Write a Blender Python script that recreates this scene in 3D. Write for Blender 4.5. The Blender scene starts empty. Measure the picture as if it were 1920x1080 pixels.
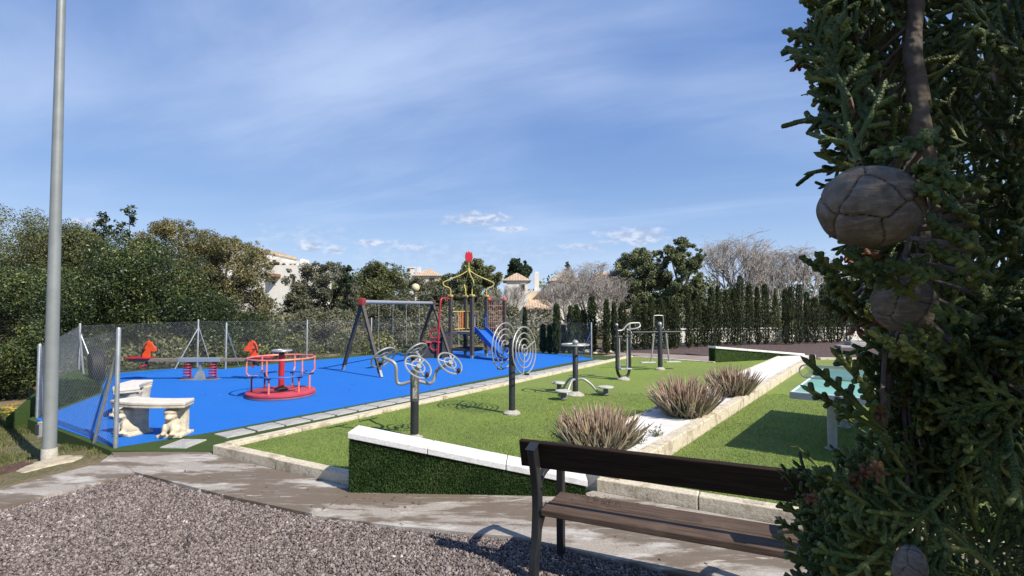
import bpy, bmesh, math, random
import numpy as np
from mathutils import Vector, Matrix
R = math.radians
SC = bpy.context.scene
COL = SC.collection
# ------------------------------------------------------------------ camera, sky, sun, exposure
CAMZ = 1.75; FPX = 960.0; PITCH = math.atan(35/960)
SUN_EL, SUN_AZ = 45.0, 129.0          # azimuth from +Y towards +X
cam = bpy.data.cameras.new('camera'); cam.sensor_width = 36; cam.lens = 18; cam.clip_start = .02; cam.clip_end = 2000
camo = bpy.data.objects.new('camera', cam); COL.objects.link(camo)
camo.location = (0, 0, CAMZ); camo.rotation_euler = (math.pi/2 + PITCH, 0, 0)
SC.camera = camo
SC.view_settings.view_transform = 'Standard'; SC.view_settings.look = 'None'
SC.view_settings.exposure = 0.47; SC.view_settings.gamma = 1.0
SC.cycles.max_bounces = 6; SC.cycles.transparent_max_bounces = 8
SC.cycles.sample_clamp_indirect = 6
sd = bpy.data.lights.new('sun', 'SUN'); sd.energy = 4.9; sd.angle = R(.5); sd.color = (1, .94, .835)
so = bpy.data.objects.new('sun', sd); COL.objects.link(so)
SDIR = Vector((math.sin(R(SUN_AZ))*math.cos(R(SUN_EL)), math.cos(R(SUN_AZ))*math.cos(R(SUN_EL)), math.sin(R(SUN_EL))))
so.rotation_euler = SDIR.to_track_quat('Z', 'Y').to_euler(); so.location = (6, -6, 12)

W = bpy.data.worlds.new('World'); SC.world = W; W.use_nodes = True
nt = W.node_tree; N = nt.nodes; L = nt.links
for n in list(N): N.remove(n)
class NG:
    """tiny node helper"""
    def __init__(s, tree): s.t = tree
    def new(s, typ, **kw):
        n = s.t.nodes.new(typ)
        for k, v in kw.items(): setattr(n, k, v)
        return n
    def put(s, sock, v):
        if isinstance(v, bpy.types.NodeSocket): s.t.links.new(v, sock)
        else: sock.default_value = v
    def m(s, op, a, b=0.0, c=None, clamp=False):
        n = s.new('ShaderNodeMath', operation=op, use_clamp=clamp)
        s.put(n.inputs[0], a); s.put(n.inputs[1], b)
        if c is not None: s.put(n.inputs[2], c)
        return n.outputs[0]
    def mix(s, f, a, b):
        n = s.new('ShaderNodeMix', data_type='RGBA')
        s.put(n.inputs[0], f); s.put(n.inputs[6], a); s.put(n.inputs[7], b)
        return n.outputs[2]
    def noise(s, vec, scale, detail=4, rough=.6, dist=0):
        n = s.new('ShaderNodeTexNoise'); s.put(n.inputs['Vector'], vec)
        n.inputs['Scale'].default_value = scale; n.inputs['Detail'].default_value = detail
        n.inputs['Roughness'].default_value = rough; n.inputs['Distortion'].default_value = dist
        return n.outputs['Fac']
    def ramp(s, f, stops):
        n = s.new('ShaderNodeValToRGB'); s.put(n.inputs[0], f); cr = n.color_ramp
        while len(cr.elements) < len(stops): cr.elements.new(.5)
        for e, (p, c) in zip(cr.elements, stops): e.position = p; e.color = c if len(c) == 4 else (*c, 1)
        return n.outputs[0]
    def mr(s, v, a, b, c=0., d=1., smooth=True):
        n = s.new('ShaderNodeMapRange'); n.interpolation_type = 'SMOOTHSTEP' if smooth else 'LINEAR'
        s.put(n.inputs[0], v)
        for i, x in enumerate((a, b, c, d)): n.inputs[i+1].default_value = x
        return n.outputs[0]
g = NG(nt)
sky = g.new('ShaderNodeTexSky', sky_type='NISHITA', sun_disc=False, sun_elevation=R(SUN_EL), sun_rotation=R(SUN_AZ))
sky.air_density = 1.0; sky.dust_density = 0.6; sky.ozone_density = 2.2
tc = g.new('ShaderNodeTexCoord'); sp = g.new('ShaderNodeSeparateXYZ'); L.new(tc.outputs['Generated'], sp.inputs[0])
dx, dy, dz = sp.outputs
zz = g.m('ADD', g.m('MAXIMUM', dz, 0.0), .10)
cu = g.m('DIVIDE', dx, zz); cv = g.m('DIVIDE', dy, zz)
# high thin cirrus on a flat layer, streaks drawn out along one direction
ca, sa = math.cos(R(-24)), math.sin(R(-24))
s1 = g.m('ADD', g.m('MULTIPLY', cu, ca*.34), g.m('MULTIPLY', cv, sa*.34))
s2 = g.m('ADD', g.m('MULTIPLY', cu, -sa*.85), g.m('MULTIPLY', cv, ca*.85))
cb = g.new('ShaderNodeCombineXYZ'); L.new(s1, cb.inputs[0]); L.new(s2, cb.inputs[1]); cb.inputs[2].default_value = 3.1
c1 = g.mr(g.noise(cb.outputs[0], 1.0, 6, .55, .5), .38, .78)
cb2 = g.new('ShaderNodeCombineXYZ'); L.new(cu, cb2.inputs[0]); L.new(cv, cb2.inputs[1]); cb2.inputs[2].default_value = 7.7
c2 = g.mr(g.noise(cb2.outputs[0], .42, 3, .5, .3), .36, .66)
cir = g.m('ADD', g.m('MULTIPLY', g.m('MULTIPLY', c1, c2), .60), g.m('MULTIPLY', c2, .10), clamp=True)
hor = g.mr(dz, .0, .5, 1., 0.)
tint = g.mix(.72, sky.outputs[0], g.mix(hor, (.62, 1.78, 5.1, 1), (2.7, 4.3, 7.2, 1)))
col = g.mix(cir, tint, (5.2, 6.3, 8.4, 1))
col = g.mix(g.m('MULTIPLY', g.mr(dz, .0, .22, 1., 0.), .40), col, (5.9, 7.0, 8.6, 1))
# small low cumulus: soft ellipses in direction space, broken up by noise
ysafe = g.m('MAXIMUM', dy, .05)
pu = g.m('DIVIDE', dx, ysafe); pw = g.m('DIVIDE', dz, ysafe)
cb3 = g.new('ShaderNodeCombineXYZ'); L.new(pu, cb3.inputs[0]); L.new(g.m('MULTIPLY', pw, 2.2), cb3.inputs[1])
nz = g.noise(cb3.outputs[0], 26, 6, .62)
tot = None
for (px, py, hw, hh, a) in ((898, 410, 66, 15, 1.), (955, 428, 46, 7, .8), (582, 461, 32, 12, 1.), (630, 468, 32, 11, 1.), (705, 455, 46, 9, 1.), (770, 464, 60, 9, .6),
                            (1190, 443, 74, 20, .85), (1082, 462, 50, 8, .65), (480, 470, 40, 9, .5), (165, 415, 40, 9, .7), (560, 440, 120, 22, .25), (870, 475, 300, 26, .22), (1310, 520, 90, 20, .3)):
    eu = g.m('MULTIPLY', g.m('SUBTRACT', pu, (px-960)/960), 960/hw)
    ew = g.m('MULTIPLY', g.m('SUBTRACT', pw, (575-py)/960), 960/hh)
    rr = g.m('SQRT', g.m('ADD', g.m('MULTIPLY', eu, eu), g.m('MULTIPLY', ew, ew)))
    k = g.m('MULTIPLY', g.mr(g.m('ADD', rr, g.m('MULTIPLY', g.m('SUBTRACT', nz, .5), 2.6)), .25, 1.15, 1., 0.), a)
    tot = k if tot is None else g.m('MAXIMUM', tot, k)
shade = g.mr(g.noise(cb3.outputs[0], 40, 4, .6), .40, .62)
ccol = g.mix(shade, (3.6, 4.3, 5.9, 1), (6.6, 7.0, 8.0, 1))
tot = g.m('MULTIPLY', tot, g.m('MULTIPLY', g.mr(dy, .05, .2), .8))
col = g.mix(tot, col, ccol)
bg = g.new('ShaderNodeBackground'); bg.inputs[1].default_value = .092
L.new(col, bg.inputs[0]); wo = g.new('ShaderNodeOutputWorld'); L.new(bg.outputs[0], wo.inputs[0])

# ------------------------------------------------------------------ pixel <-> place
CP, SP = math.cos(PITCH), math.sin(PITCH)
def ray(px, py):
    u, v = (px-960)/FPX, (540-py)/FPX
    return Vector((u, CP - v*SP, SP + v*CP))
def G(px, py, z=0.0):
    d = ray(px, py); t = (z-CAMZ)/d.z
    return Vector((d.x*t, d.y*t, z))
def At(px, py, Y):
    d = ray(px, py); t = Y/d.y
    return Vector((d.x*t, Y, CAMZ + d.z*t))

# ------------------------------------------------------------------ materials
MATS = {}
def mat(name, col, rough=.6, metal=0., var=.0, vscale=8., bump=0., bscale=60., col2=None, spec=.5, trans=0., detail=4, coat=0.):
    if name in MATS: return MATS[name]
    m = bpy.data.materials.new(name); m.use_nodes = True; t = m.node_tree; q = NG(t)
    b = t.nodes['Principled BSDF']; b.inputs['Roughness'].default_value = rough; b.inputs['Metallic'].default_value = metal
    b.inputs['Specular IOR Level'].default_value = spec
    b.inputs['Coat Weight'].default_value = coat
    o = q.new('ShaderNodeTexCoord').outputs['Object']
    c2 = col2 or tuple(x*(1-var) for x in col)
    if var or col2:
        f = q.mr(q.noise(o, vscale, detail, .65), .32, .68)
        c = q.mix(f, (*col, 1), (*c2, 1)); q.put(b.inputs['Base Color'], c)
    else: b.inputs['Base Color'].default_value = (*col, 1)
    if bump:
        bn = q.new('ShaderNodeBump'); bn.inputs['Strength'].default_value = bump; bn.inputs['Distance'].default_value = .01
        q.put(bn.inputs['Height'], q.noise(o, bscale, 3, .6)); t.links.new(bn.outputs[0], b.inputs['Normal'])
    MATS[name] = m
    return m
def leafmat(name, stops, rough=.55, trans=.25, big=.8, spec=.3, wt=.38):
    """foliage: every leaf its own shade out of the ramp, plus clumps of a few shades"""
    if name in MATS: return MATS[name]
    m = bpy.data.materials.new(name); m.use_nodes = True; t = m.node_tree; q = NG(t)
    b = t.nodes['Principled BSDF']; b.inputs['Roughness'].default_value = rough; b.inputs['Specular IOR Level'].default_value = spec
    geo = q.new('ShaderNodeNewGeometry'); o = q.new('ShaderNodeTexCoord').outputs['Object']
    f = q.m('ADD', q.m('MULTIPLY', geo.outputs['Random Per Island'], 1-wt), q.m('MULTIPLY', q.mr(q.noise(o, big, 3, .6), .35, .65), wt))
    f = q.m('ADD', f, q.m('MULTIPLY', q.m('SUBTRACT', q.new('ShaderNodeObjectInfo').outputs['Random'], .5), .16 if wt > .1 else 0.))
    c = q.ramp(f, stops); q.put(b.inputs['Base Color'], c)
    if trans:
        tr = q.new('ShaderNodeBsdfTranslucent'); q.put(tr.inputs[0], c)
        mx = q.new('ShaderNodeMixShader'); mx.inputs[0].default_value = trans
        out = t.nodes['Material Output']
        t.links.new(b.outputs[0], mx.inputs[1]); t.links.new(tr.outputs[0], mx.inputs[2]); t.links.new(mx.outputs[0], out.inputs[0])
    MATS[name] = m
    return m
def custom(name, fn, rough=.8, spec=.3):
    if name in MATS: return MATS[name]
    m = bpy.data.materials.new(name); m.use_nodes = True; t = m.node_tree; q = NG(t)
    b = t.nodes['Principled BSDF']; b.inputs['Roughness'].default_value = rough; b.inputs['Specular IOR Level'].default_value = spec
    fn(q, b, q.new('ShaderNodeTexCoord').outputs['Object'], t)
    MATS[name] = m
    return m
def bump(q, b, t, h, strength, dist=.01):
    bn = q.new('ShaderNodeBump'); bn.inputs['Strength'].default_value = strength; bn.inputs['Distance'].default_value = dist
    q.put(bn.inputs['Height'], h); t.links.new(bn.outputs[0], b.inputs['Normal'])

def f_blue(q, b, o, t):
    sp_ = q.noise(o, 150, 2, .7); big = q.noise(o, .7, 4, .6)
    c = q.mix(q.mr(sp_, .35, .65), (.008, .094, .40, 1), (.016, .175, .60, 1))
    c = q.mix(q.m('MULTIPLY', q.mr(big, .45, .75), .28), c, (.03, .16, .50, 1))
    c = q.mix(q.m('MULTIPLY', q.mr(q.noise(o, 9, 5, .7), .62, .74), .22), c, (.10, .16, .32, 1))
    q.put(b.inputs['Base Color'], c); bump(q, b, t, sp_, .6, .01)
M_blue = custom('blue_rubber_granules', f_blue, .8, .25)
def f_turf(q, b, o, t):
    sp_ = q.noise(o, 130, 3, .75); big = q.noise(o, .55, 5, .62); mid = q.noise(o, 3.2, 4, .65)
    c = q.mix(q.mr(sp_, .3, .7), (.145, .210, .036, 1), (.270, .335, .074, 1))
    c = q.mix(q.m('MULTIPLY', q.mr(big, .38, .66), .55), c, (.175, .215, .065, 1))
    c = q.mix(q.m('MULTIPLY', q.mr(mid, .52, .75), .45), c, (.21, .225, .085, 1))
    c = q.mix(q.m('MULTIPLY', q.mr(q.noise(o, 1.3, 4, .7), .60, .72), .3), c, (.09, .15, .03, 1))
    q.put(b.inputs['Base Color'], c); bump(q, b, t, sp_, .9, .02)
M_turf = custom('artificial_turf', f_turf, .75, .2)
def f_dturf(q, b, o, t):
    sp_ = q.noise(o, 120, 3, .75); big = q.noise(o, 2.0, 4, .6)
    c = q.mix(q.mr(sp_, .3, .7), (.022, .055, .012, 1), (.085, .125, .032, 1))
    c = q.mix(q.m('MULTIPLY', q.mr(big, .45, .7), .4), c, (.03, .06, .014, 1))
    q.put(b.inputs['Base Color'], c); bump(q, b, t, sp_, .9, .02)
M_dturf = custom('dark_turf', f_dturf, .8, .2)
def f_path(q, b, o, t):
    mp = q.new('ShaderNodeMapping'); t.links.new(o, mp.inputs[0]); mp.inputs['Rotation'].default_value = (0, 0, R(33)); mp.inputs['Scale'].default_value = (.55, 1.5, 1)
    v = mp.outputs[0]
    a = q.noise(v, 1.15, 7, .66, .25); a2 = q.noise(v, 3.3, 6, .7, .4); fine = q.noise(o, 60, 4, .7)
    c = q.mix(q.mr(fine, .3, .7), (.25, .222, .195, 1), (.37, .325, .275, 1))
    c = q.mix(q.m('MULTIPLY', q.mr(a2, .50, .62), .8), c, (.47, .445, .40, 1))
    c = q.mix(q.m('MULTIPLY', q.mr(a, .46, .53), .90), c, (.130, .097, .070, 1))
    spot = q.mr(q.noise(v, 2.6, 5, .72, .8), .655, .70)
    st_ = q.new('ShaderNodeMapping'); t.links.new(o, st_.inputs[0]); st_.inputs['Rotation'].default_value = (0, 0, R(60)); st_.inputs['Scale'].default_value = (1.2, 11, 1)
    c = q.mix(q.m('MULTIPLY', q.mr(q.noise(st_.outputs[0], 2.0, 5, .7), .56, .68), .45), c, (.48, .46, .43, 1))
    c = q.mix(q.m('MULTIPLY', spot, .85), c, (.50, .43, .34, 1))
    c = q.mix(q.m('MULTIPLY', q.mr(q.noise(o, 22, 5, .7), .62, .70), .4), c, (.11, .08, .06, 1))
    q.put(b.inputs['Base Color'], c); bump(q, b, t, q.m('ADD', fine, a2), .35, .01)
M_path = custom('worn_concrete', f_path, .85, .25)
def f_earth(q, b, o, t):
    a = q.noise(o, .8, 6, .65); f = q.noise(o, 25, 5, .7)
    c = q.mix(q.mr(a, .4, .6), (.17, .125, .075, 1), (.07, .085, .03, 1)); c = q.mix(q.m('MULTIPLY', q.mr(f, .35, .7), .6), c, (.27, .21, .14, 1))
    q.put(b.inputs['Base Color'], c); bump(q, b, t, f, .8, .03)
M_earth = custom('dry_earth', f_earth, .95, .1)
def f_gbed(q, b, o, t):
    vo = q.new('ShaderNodeTexVoronoi'); t.links.new(o, vo.inputs[0]); vo.inputs['Scale'].default_value = 45
    sx = q.new('ShaderNodeSeparateColor'); t.links.new(vo.outputs['Color'], sx.inputs[0])
    c = q.ramp(sx.outputs[0], [(0, (.05, .035, .033)), (.5, (.125, .085, .076)), (1, (.24, .18, .16))])
    q.put(b.inputs['Base Color'], c); bump(q, b, t, q.m('SUBTRACT', 1., vo.outputs['Distance']), 1., .03)
M_gbed = custom('gravel_bed', f_gbed, .9, .2)
M_peb = leafmat('pebbles', [(0, (.046, .037, .034)), (.3, (.118, .093, .084)), (.6, (.195, .157, .142)), (.82, (.255, .213, .194)), (.955, (.31, .262, .235)), (1, (.56, .52, .48))], .8, 0, 1.5, .3, .08)
def f_white(q, b, o, t):
    f = q.noise(o, 90, 4, .75); a = q.noise(o, 2.0, 5, .65)
    c = q.mix(q.mr(f, .35, .65), (.54, .505, .455, 1), (.77, .735, .68, 1)); c = q.mix(q.m('MULTIPLY', q.mr(a, .5, .68), .4), c, (.46, .42, .37, 1))
    q.put(b.inputs['Base Color'], c); bump(q, b, t, f, .3, .02)
M_white = custom('white_marble_chips', f_white, .85, .25)
def f_kerb(q, b, o, t):
    f = q.noise(o, 34, 5, .75); a = q.noise(o, 5.0, 5, .68)
    c = q.mix(q.mr(f, .3, .7), (.50, .425, .30, 1), (.66, .59, .46, 1)); c = q.mix(q.m('MULTIPLY', q.mr(a, .50, .64), .7), c, (.30, .235, .155, 1))
    c = q.mix(q.m('MULTIPLY', q.mr(q.noise(o, 14, 4, .7), .60, .68), .6), c, (.20, .16, .12, 1))
    q.put(b.inputs['Base Color'], c); bump(q, b, t, f, .7, .02)
M_kerb = custom('cream_kerb_stone', f_kerb, .85, .25)
def f_slab(q, b, o, t):
    f = q.noise(o, 40, 5, .7); a = q.noise(o, 3.5, 5, .65)
    c = q.mix(q.mr(f, .3, .7), (.24, .235, .225, 1), (.40, .39, .37, 1)); c = q.mix(q.m('MULTIPLY', q.mr(a, .45, .6), .5), c, (.46, .43, .38, 1))
    q.put(b.inputs['Base Color'], c); bump(q, b, t, f, .5, .01)
M_slab = custom('grey_paving', f_slab, .8, .3)
def f_cap(q, b, o, t):
    f = q.noise(o, 50, 5, .7); a = q.noise(o, 4, 5, .65)
    c = q.mix(q.mr(f, .3, .7), (.58, .565, .54, 1), (.72, .71, .69, 1)); c = q.mix(q.m('MULTIPLY', q.mr(a, .52, .66), .5), c, (.42, .39, .35, 1))
    q.put(b.inputs['Base Color'], c); bump(q, b, t, f, .4, .01)
M_cap = custom('white_cap_stone', f_cap, .8, .3)
M_galv = mat('galvanised_steel', (.40, .42, .42), .45, .6, .22, 7, .1, 30)
M_pole = mat('grey_painted_pole', (.26, .28, .275), .5, .25, .18, 3.0, .08, 20)
M_dark = mat('dark_grey_paint', (.024, .026, .030), .5, 0, .3, 6, .0)
M_silver = mat('silver_paint', (.36, .36, .35), .42, .3, .15, 8)
M_red = mat('red_paint', (.44, .022, .026), .42, 0, .22, 9)
M_pink = mat('faded_red_rail', (.72, .21, .165), .42, 0, .25, 9)
M_orange = mat('orange_plastic', (.70, .078, .02), .45, 0, .1, 6)
M_yellow = mat('yellow_paint', (.52, .41, .10), .45, 0, .2, 9)
M_bluep = mat('blue_plastic', (.018, .12, .46), .38, 0, .15, 6)
M_timber = mat('grey_brown_timber', (.080, .064, .052), .7, 0, .45, 14, .4, 60)
M_black = mat('black_rubber', (.014, .014, .015), .7, 0, .3, 20, .3, 80)
M_stone = mat('cast_cream_stone', (.62, .54, .40), .85, 0, .35, 9, .5, 70)
M_basep = mat('concrete_footing', (.46, .43, .36), .9, 0, .3, 12, .5, 60)
M_benchiron = mat('black_iron', (.022, .023, .025), .45, .2, .3, 9, .15, 60)
def f_plank(q, b, o, t):
    mp = q.new('ShaderNodeMapping'); t.links.new(o, mp.inputs[0]); mp.inputs['Scale'].default_value = (1.2, 26, 26)
    f = q.noise(mp.outputs[0], 3.0, 5, .65, .3); a = q.noise(o, 4.0, 4, .6)
    c = q.mix(q.mr(f, .3, .7), (.050, .033, .023, 1), (.115, .076, .053, 1)); c = q.mix(q.m('MULTIPLY', q.mr(a, .5, .7), .4), c, (.15, .105, .078, 1))
    q.put(b.inputs['Base Color'], c); bump(q, b, t, f, .35, .006)
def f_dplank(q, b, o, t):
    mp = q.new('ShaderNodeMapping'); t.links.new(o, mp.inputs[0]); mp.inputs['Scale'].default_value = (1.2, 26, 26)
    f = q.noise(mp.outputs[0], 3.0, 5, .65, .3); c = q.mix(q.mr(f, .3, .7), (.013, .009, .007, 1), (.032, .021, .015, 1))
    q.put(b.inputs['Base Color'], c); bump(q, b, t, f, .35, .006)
M_dplank = custom('shade_darkened_plank', f_dplank, .8, .12)  # near-black copy of the seat plank; backrest shade is put into its colour
M_plank = custom('brown_bench_plank', f_plank, .75, .2)
M_bark = mat('grey_brown_bark', (.15, .115, .085), .9, 0, .5, 25, .9, 60)
M_barebark = mat('pale_bare_bark', (.42, .375, .335), .9, 0, .35, 6)
M_wallw = mat('white_render', (.70, .67, .61), .85, 0, .12, 1.2, .2, 30)
M_wallc = mat('cream_render', (.60, .52, .40), .85, 0, .18, 1.0, .2, 30)
def f_tile(q, b, o, t):
    wv = q.new('ShaderNodeTexWave'); t.links.new(o, wv.inputs[0]); wv.inputs['Scale'].default_value = 1.1; wv.inputs['Distortion'].default_value = .6
    f = q.noise(o, 2.6, 5, .7)
    c = q.mix(q.mr(f, .35, .65), (.40, .28, .19, 1), (.58, .47, .34, 1)); c = q.mix(q.m('MULTIPLY', wv.outputs[1], .45), c, (.22, .11, .07, 1))
    q.put(b.inputs['Base Color'], c)
M_tile = custom('terracotta_tiles', f_tile, .85)
def f_rubble(q, b, o, t):
    vo = q.new('ShaderNodeTexVoronoi'); t.links.new(o, vo.inputs[0]); vo.inputs['Scale'].default_value = 2.4
    sx = q.new('ShaderNodeSeparateColor'); t.links.new(vo.outputs['Color'], sx.inputs[0])
    c = q.ramp(sx.outputs[1], [(0, (.20, .165, .13)), (.6, (.36, .31, .25)), (1, (.48, .43, .36))])
    q.put(b.inputs['Base Color'], c)
M_rubble = custom('rubble_stone', f_rubble, .9)
M_glassd = mat('dark_window_glass', (.02, .025, .03), .15, 0, 0)
M_globe = mat('opal_globe', (.72, .70, .62), .35, 0, .1, 3)
M_globey = mat('yellowed_globe', (.68, .58, .34), .35, 0, .1, 3)
M_ttop = mat('green_table_top', (.20, .44, .34), .35, 0, .22, 5, .0)
M_tedge = mat('grey_table_frame', (.33, .35, .35), .55, 0, .2, 8)
M_tline = mat('white_table_line', (.75, .76, .74), .5)
M_slate = mat('dark_ramp_board', (.03, .032, .036), .6, 0, .3, 10)
M_net = mat('pink_rope', (.42, .20, .17), .8, 0, .3, 12)
M_sand = mat('pale_sand', (.50, .42, .30), .95, 0, .4, 9, .8, 40)
M_rust = mat('rusty_soil', (.10, .05, .035), .95, 0, .5, 9, .8, 30)

# ------------------------------------------------------------------ mesh helpers
def tag(o, label=None, cat=None, group=None, kind=None):
    if label: o['label'] = label
    if cat: o['category'] = cat
    if group: o['group'] = group
    if kind: o['kind'] = kind
    return o
def thing(name, label, cat, loc=(0, 0, 0), rz=0., group=None, rot=None):
    o = bpy.data.objects.new(name, None); COL.objects.link(o); o.empty_display_size = .1
    o.location = loc; o.rotation_euler = rot if rot else (0, 0, rz)
    return tag(o, label, cat, group)
def copy_tree(o, parent=None):
    c = o.copy(); COL.objects.link(c)
    if parent: c.parent = parent
    for ch in list(o.children): copy_tree(ch, c)
    return c
def link(name, me, m, parent=None, smooth=True, bev=0.):
    o = bpy.data.objects.new(name, me); COL.objects.link(o)
    if m: me.materials.append(m)
    if smooth: me.polygons.foreach_set('use_smooth', [True]*len(me.polygons))
    if parent: o.parent = parent
    if bev:
        md = o.modifiers.new('bevel', 'BEVEL'); md.width = bev; md.segments = 2; md.limit_method = 'ANGLE'; md.angle_limit = R(40)
    return o
def np_mesh(name, V, Q, m, parent=None, smooth=False):
    V = np.asarray(V, np.float32).reshape(-1, 3); Q = np.asarray(Q, np.int32); k = Q.shape[1]
    me = bpy.data.meshes.new(name); me.vertices.add(len(V)); me.vertices.foreach_set('co', V.ravel())
    me.loops.add(Q.size); me.loops.foreach_set('vertex_index', Q.ravel())
    me.polygons.add(len(Q)); me.polygons.foreach_set('loop_start', np.arange(0, Q.size, k, dtype=np.int32))
    me.polygons.foreach_set('loop_total', np.full(len(Q), k, np.int32))
    me.update(calc_edges=True)
    return link(name, me, m, parent, smooth)
def batch_tubes(P, Rr, S=4, seed=0):
    P = np.asarray(P, float); B, K, _ = P.shape; Rr = np.broadcast_to(np.asarray(Rr, float), (B, K))
    T = np.gradient(P, axis=1); T /= np.linalg.norm(T, axis=2, keepdims=True)+1e-12
    T0 = T.mean(axis=1); ref = np.where(np.abs(T0[:, 2:3]) < .8, np.array([[0, 0, 1.]]), np.array([[1., 0, 0]]))
    u = np.cross(T, np.repeat(ref[:, None], K, 1)); u /= np.linalg.norm(u, axis=2, keepdims=True)+1e-12
    v = np.cross(T, u); a = np.arange(S)/S*2*math.pi
    V = P[:, :, None] + Rr[:, :, None, None]*(np.cos(a)[None, None, :, None]*u[:, :, None] + np.sin(a)[None, None, :, None]*v[:, :, None])
    b = (np.arange(B)*K*S)[:, None, None]; k = (np.arange(K-1)*S)[None, :, None]; s = np.arange(S)[None, None, :]; s2 = (s+1) % S
    Q = np.stack([b+k+s, b+k+s2, b+k+S+s2, b+k+S+s], -1).reshape(-1, 4)
    return V.reshape(-1, 3), Q
class Acc:
    """gathers quads from several batches"""
    def __init__(s): s.V = []; s.Q = []; s.n = 0
    def add(s, V, Q): s.V.append(V); s.Q.append(Q+s.n); s.n += len(V)
    def build(s, name, m, parent=None, smooth=False): return np_mesh(name, np.concatenate(s.V), np.concatenate(s.Q), m, parent, smooth)
class MB:
    def __init__(s): s.v = []; s.f = []
    def add(s, vs, fs):
        n = len(s.v); s.v += [tuple(x) for x in vs]; s.f += [tuple(i+n for i in f) for f in fs]; return s
    def box(s, c, d, rz=0., M=None):
        x, y, z = (a/2 for a in d); M = M or Matrix.Rotation(rz, 3, 'Z'); c = Vector(c)
        vs = [c + M @ Vector(p) for p in ((-x, -y, -z), (x, -y, -z), (x, y, -z), (-x, y, -z), (-x, -y, z), (x, -y, z), (x, y, z), (-x, y, z))]
        return s.add(vs, [(0, 3, 2, 1), (4, 5, 6, 7), (0, 1, 5, 4), (1, 2, 6, 5), (2, 3, 7, 6), (3, 0, 4, 7)])
    def bar(s, a, b, w, h):
        """straight bar of rectangular section from a to b"""
        a, b = Vector(a), Vector(b); t = (b-a); l = t.length; t.normalize()
        up = Vector((0, 0, 1)) if abs(t.z) < .9 else Vector((0, 1, 0))
        sx = t.cross(up).normalized(); sy = sx.cross(t)
        return s.box((a+b)/2, (w, l, h), M=Matrix((sx, t, sy)).transposed())
    def tube(s, pts, r, n=8, closed=False, cap=True):
        P = [Vector(p) for p in pts]; K = len(P); rs = r if isinstance(r, (list, tuple)) else [r]*K
        T = []
        for i in range(K):
            a = P[(i-1) % K] if closed or i else P[0]; b = P[(i+1) % K] if closed or i < K-1 else P[-1]
            T.append((b-a).normalized())
        ref = Vector((0, 0, 1)) if abs(T[0].z) < .9 else Vector((1, 0, 0)); u = T[0].cross(ref).normalized(); vs = []
        for i in range(K):
            u = (u - T[i]*u.dot(T[i])).normalized(); w = T[i].cross(u)
            for j in range(n):
                a = 2*math.pi*j/n; vs.append(P[i] + (u*math.cos(a) + w*math.sin(a))*rs[i])
        fs = []
        for i in range(K if closed else K-1):
            o, p = i*n, ((i+1) % K)*n
            for j in range(n): fs.append((o+j, o+(j+1) % n, p+(j+1) % n, p+j))
        if cap and not closed: fs += [tuple(range(n-1, -1, -1)), tuple((K-1)*n+j for j in range(n))]
        return s.add(vs, fs)
    def sweep(s, pts, w, d, side=(1, 0, 0)):
        """rectangular section: w along side, d across the path"""
        P = [Vector(p) for p in pts]; sd_ = Vector(side).normalized(); vs = []; K = len(P)
        for i in range(K):
            t = (P[min(i+1, K-1)] - P[max(i-1, 0)]).normalized(); n = sd_.cross(t).normalized(); dd = d[i] if isinstance(d, (list, tuple)) else d
            for a, b in ((-1, -1), (1, -1), (1, 1), (-1, 1)): vs.append(P[i] + sd_*a*w/2 + n*b*dd/2)
        fs = [(0, 1, 2, 3), tuple((K-1)*4+j for j in (3, 2, 1, 0))]
        for i in range(K-1):
            for j in range(4): fs.append((i*4+j, i*4+(j+1) % 4, (i+1)*4+(j+1) % 4, (i+1)*4+j))
        return s.add(vs, fs)
    def lathe(s, prof, c=(0, 0, 0), n=20, M=None):
        c = Vector(c); M = M or Matrix.Identity(3); vs = []
        for r, z in prof:
            for j in range(n): a = 2*math.pi*j/n; vs.append(c + M @ Vector((r*math.cos(a), r*math.sin(a), z)))
        fs = []
        for i in range(len(prof)-1):
            for j in range(n): fs.append((i*n+j, i*n+(j+1) % n, (i+1)*n+(j+1) % n, (i+1)*n+j))
        if prof[0][0] > 1e-4: fs.append(tuple(range(n-1, -1, -1)))
        if prof[-1][0] > 1e-4: fs.append(tuple((len(prof)-1)*n+j for j in range(n)))
        return s.add(vs, fs)
    def ring(s, c, R_, r, M=None, n=28, k=6, a0=0., a1=2*math.pi):
        c = Vector(c); M = M or Matrix.Identity(3); full = abs(a1-a0-2*math.pi) < 1e-6; m = n if full else n+1
        pts = [c + M @ Vector((R_*math.cos(a0+(a1-a0)*i/n), R_*math.sin(a0+(a1-a0)*i/n), 0)) for i in range(m)]
        return s.tube(pts, r, k, closed=full)
    def prism(s, poly, z0, z1, M=None):
        n = len(poly); ar = sum(poly[i][0]*poly[(i+1) % n][1]-poly[(i+1) % n][0]*poly[i][1] for i in range(n))
        if ar < 0: poly = poly[::-1]
        zt = z1 if isinstance(z1, (list, tuple)) else [z1]*n
        vs = [Vector((p[0], p[1], z0)) for p in poly] + [Vector((p[0], p[1], z)) for p, z in zip(poly, zt)]
        if M: vs = [M @ v for v in vs]
        return s.add(vs, [tuple(range(n-1, -1, -1)), tuple(range(n, 2*n))] + [(i, (i+1) % n, n+(i+1) % n, n+i) for i in range(n)])
    def ball(s, c, r, n=12, M=None, sc=(1, 1, 1)):
        k = n//2; return s.lathe_s([(math.sin(math.pi*i/k), -math.cos(math.pi*i/k)) for i in range(k+1)], c, r, n, sc, M)
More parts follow.
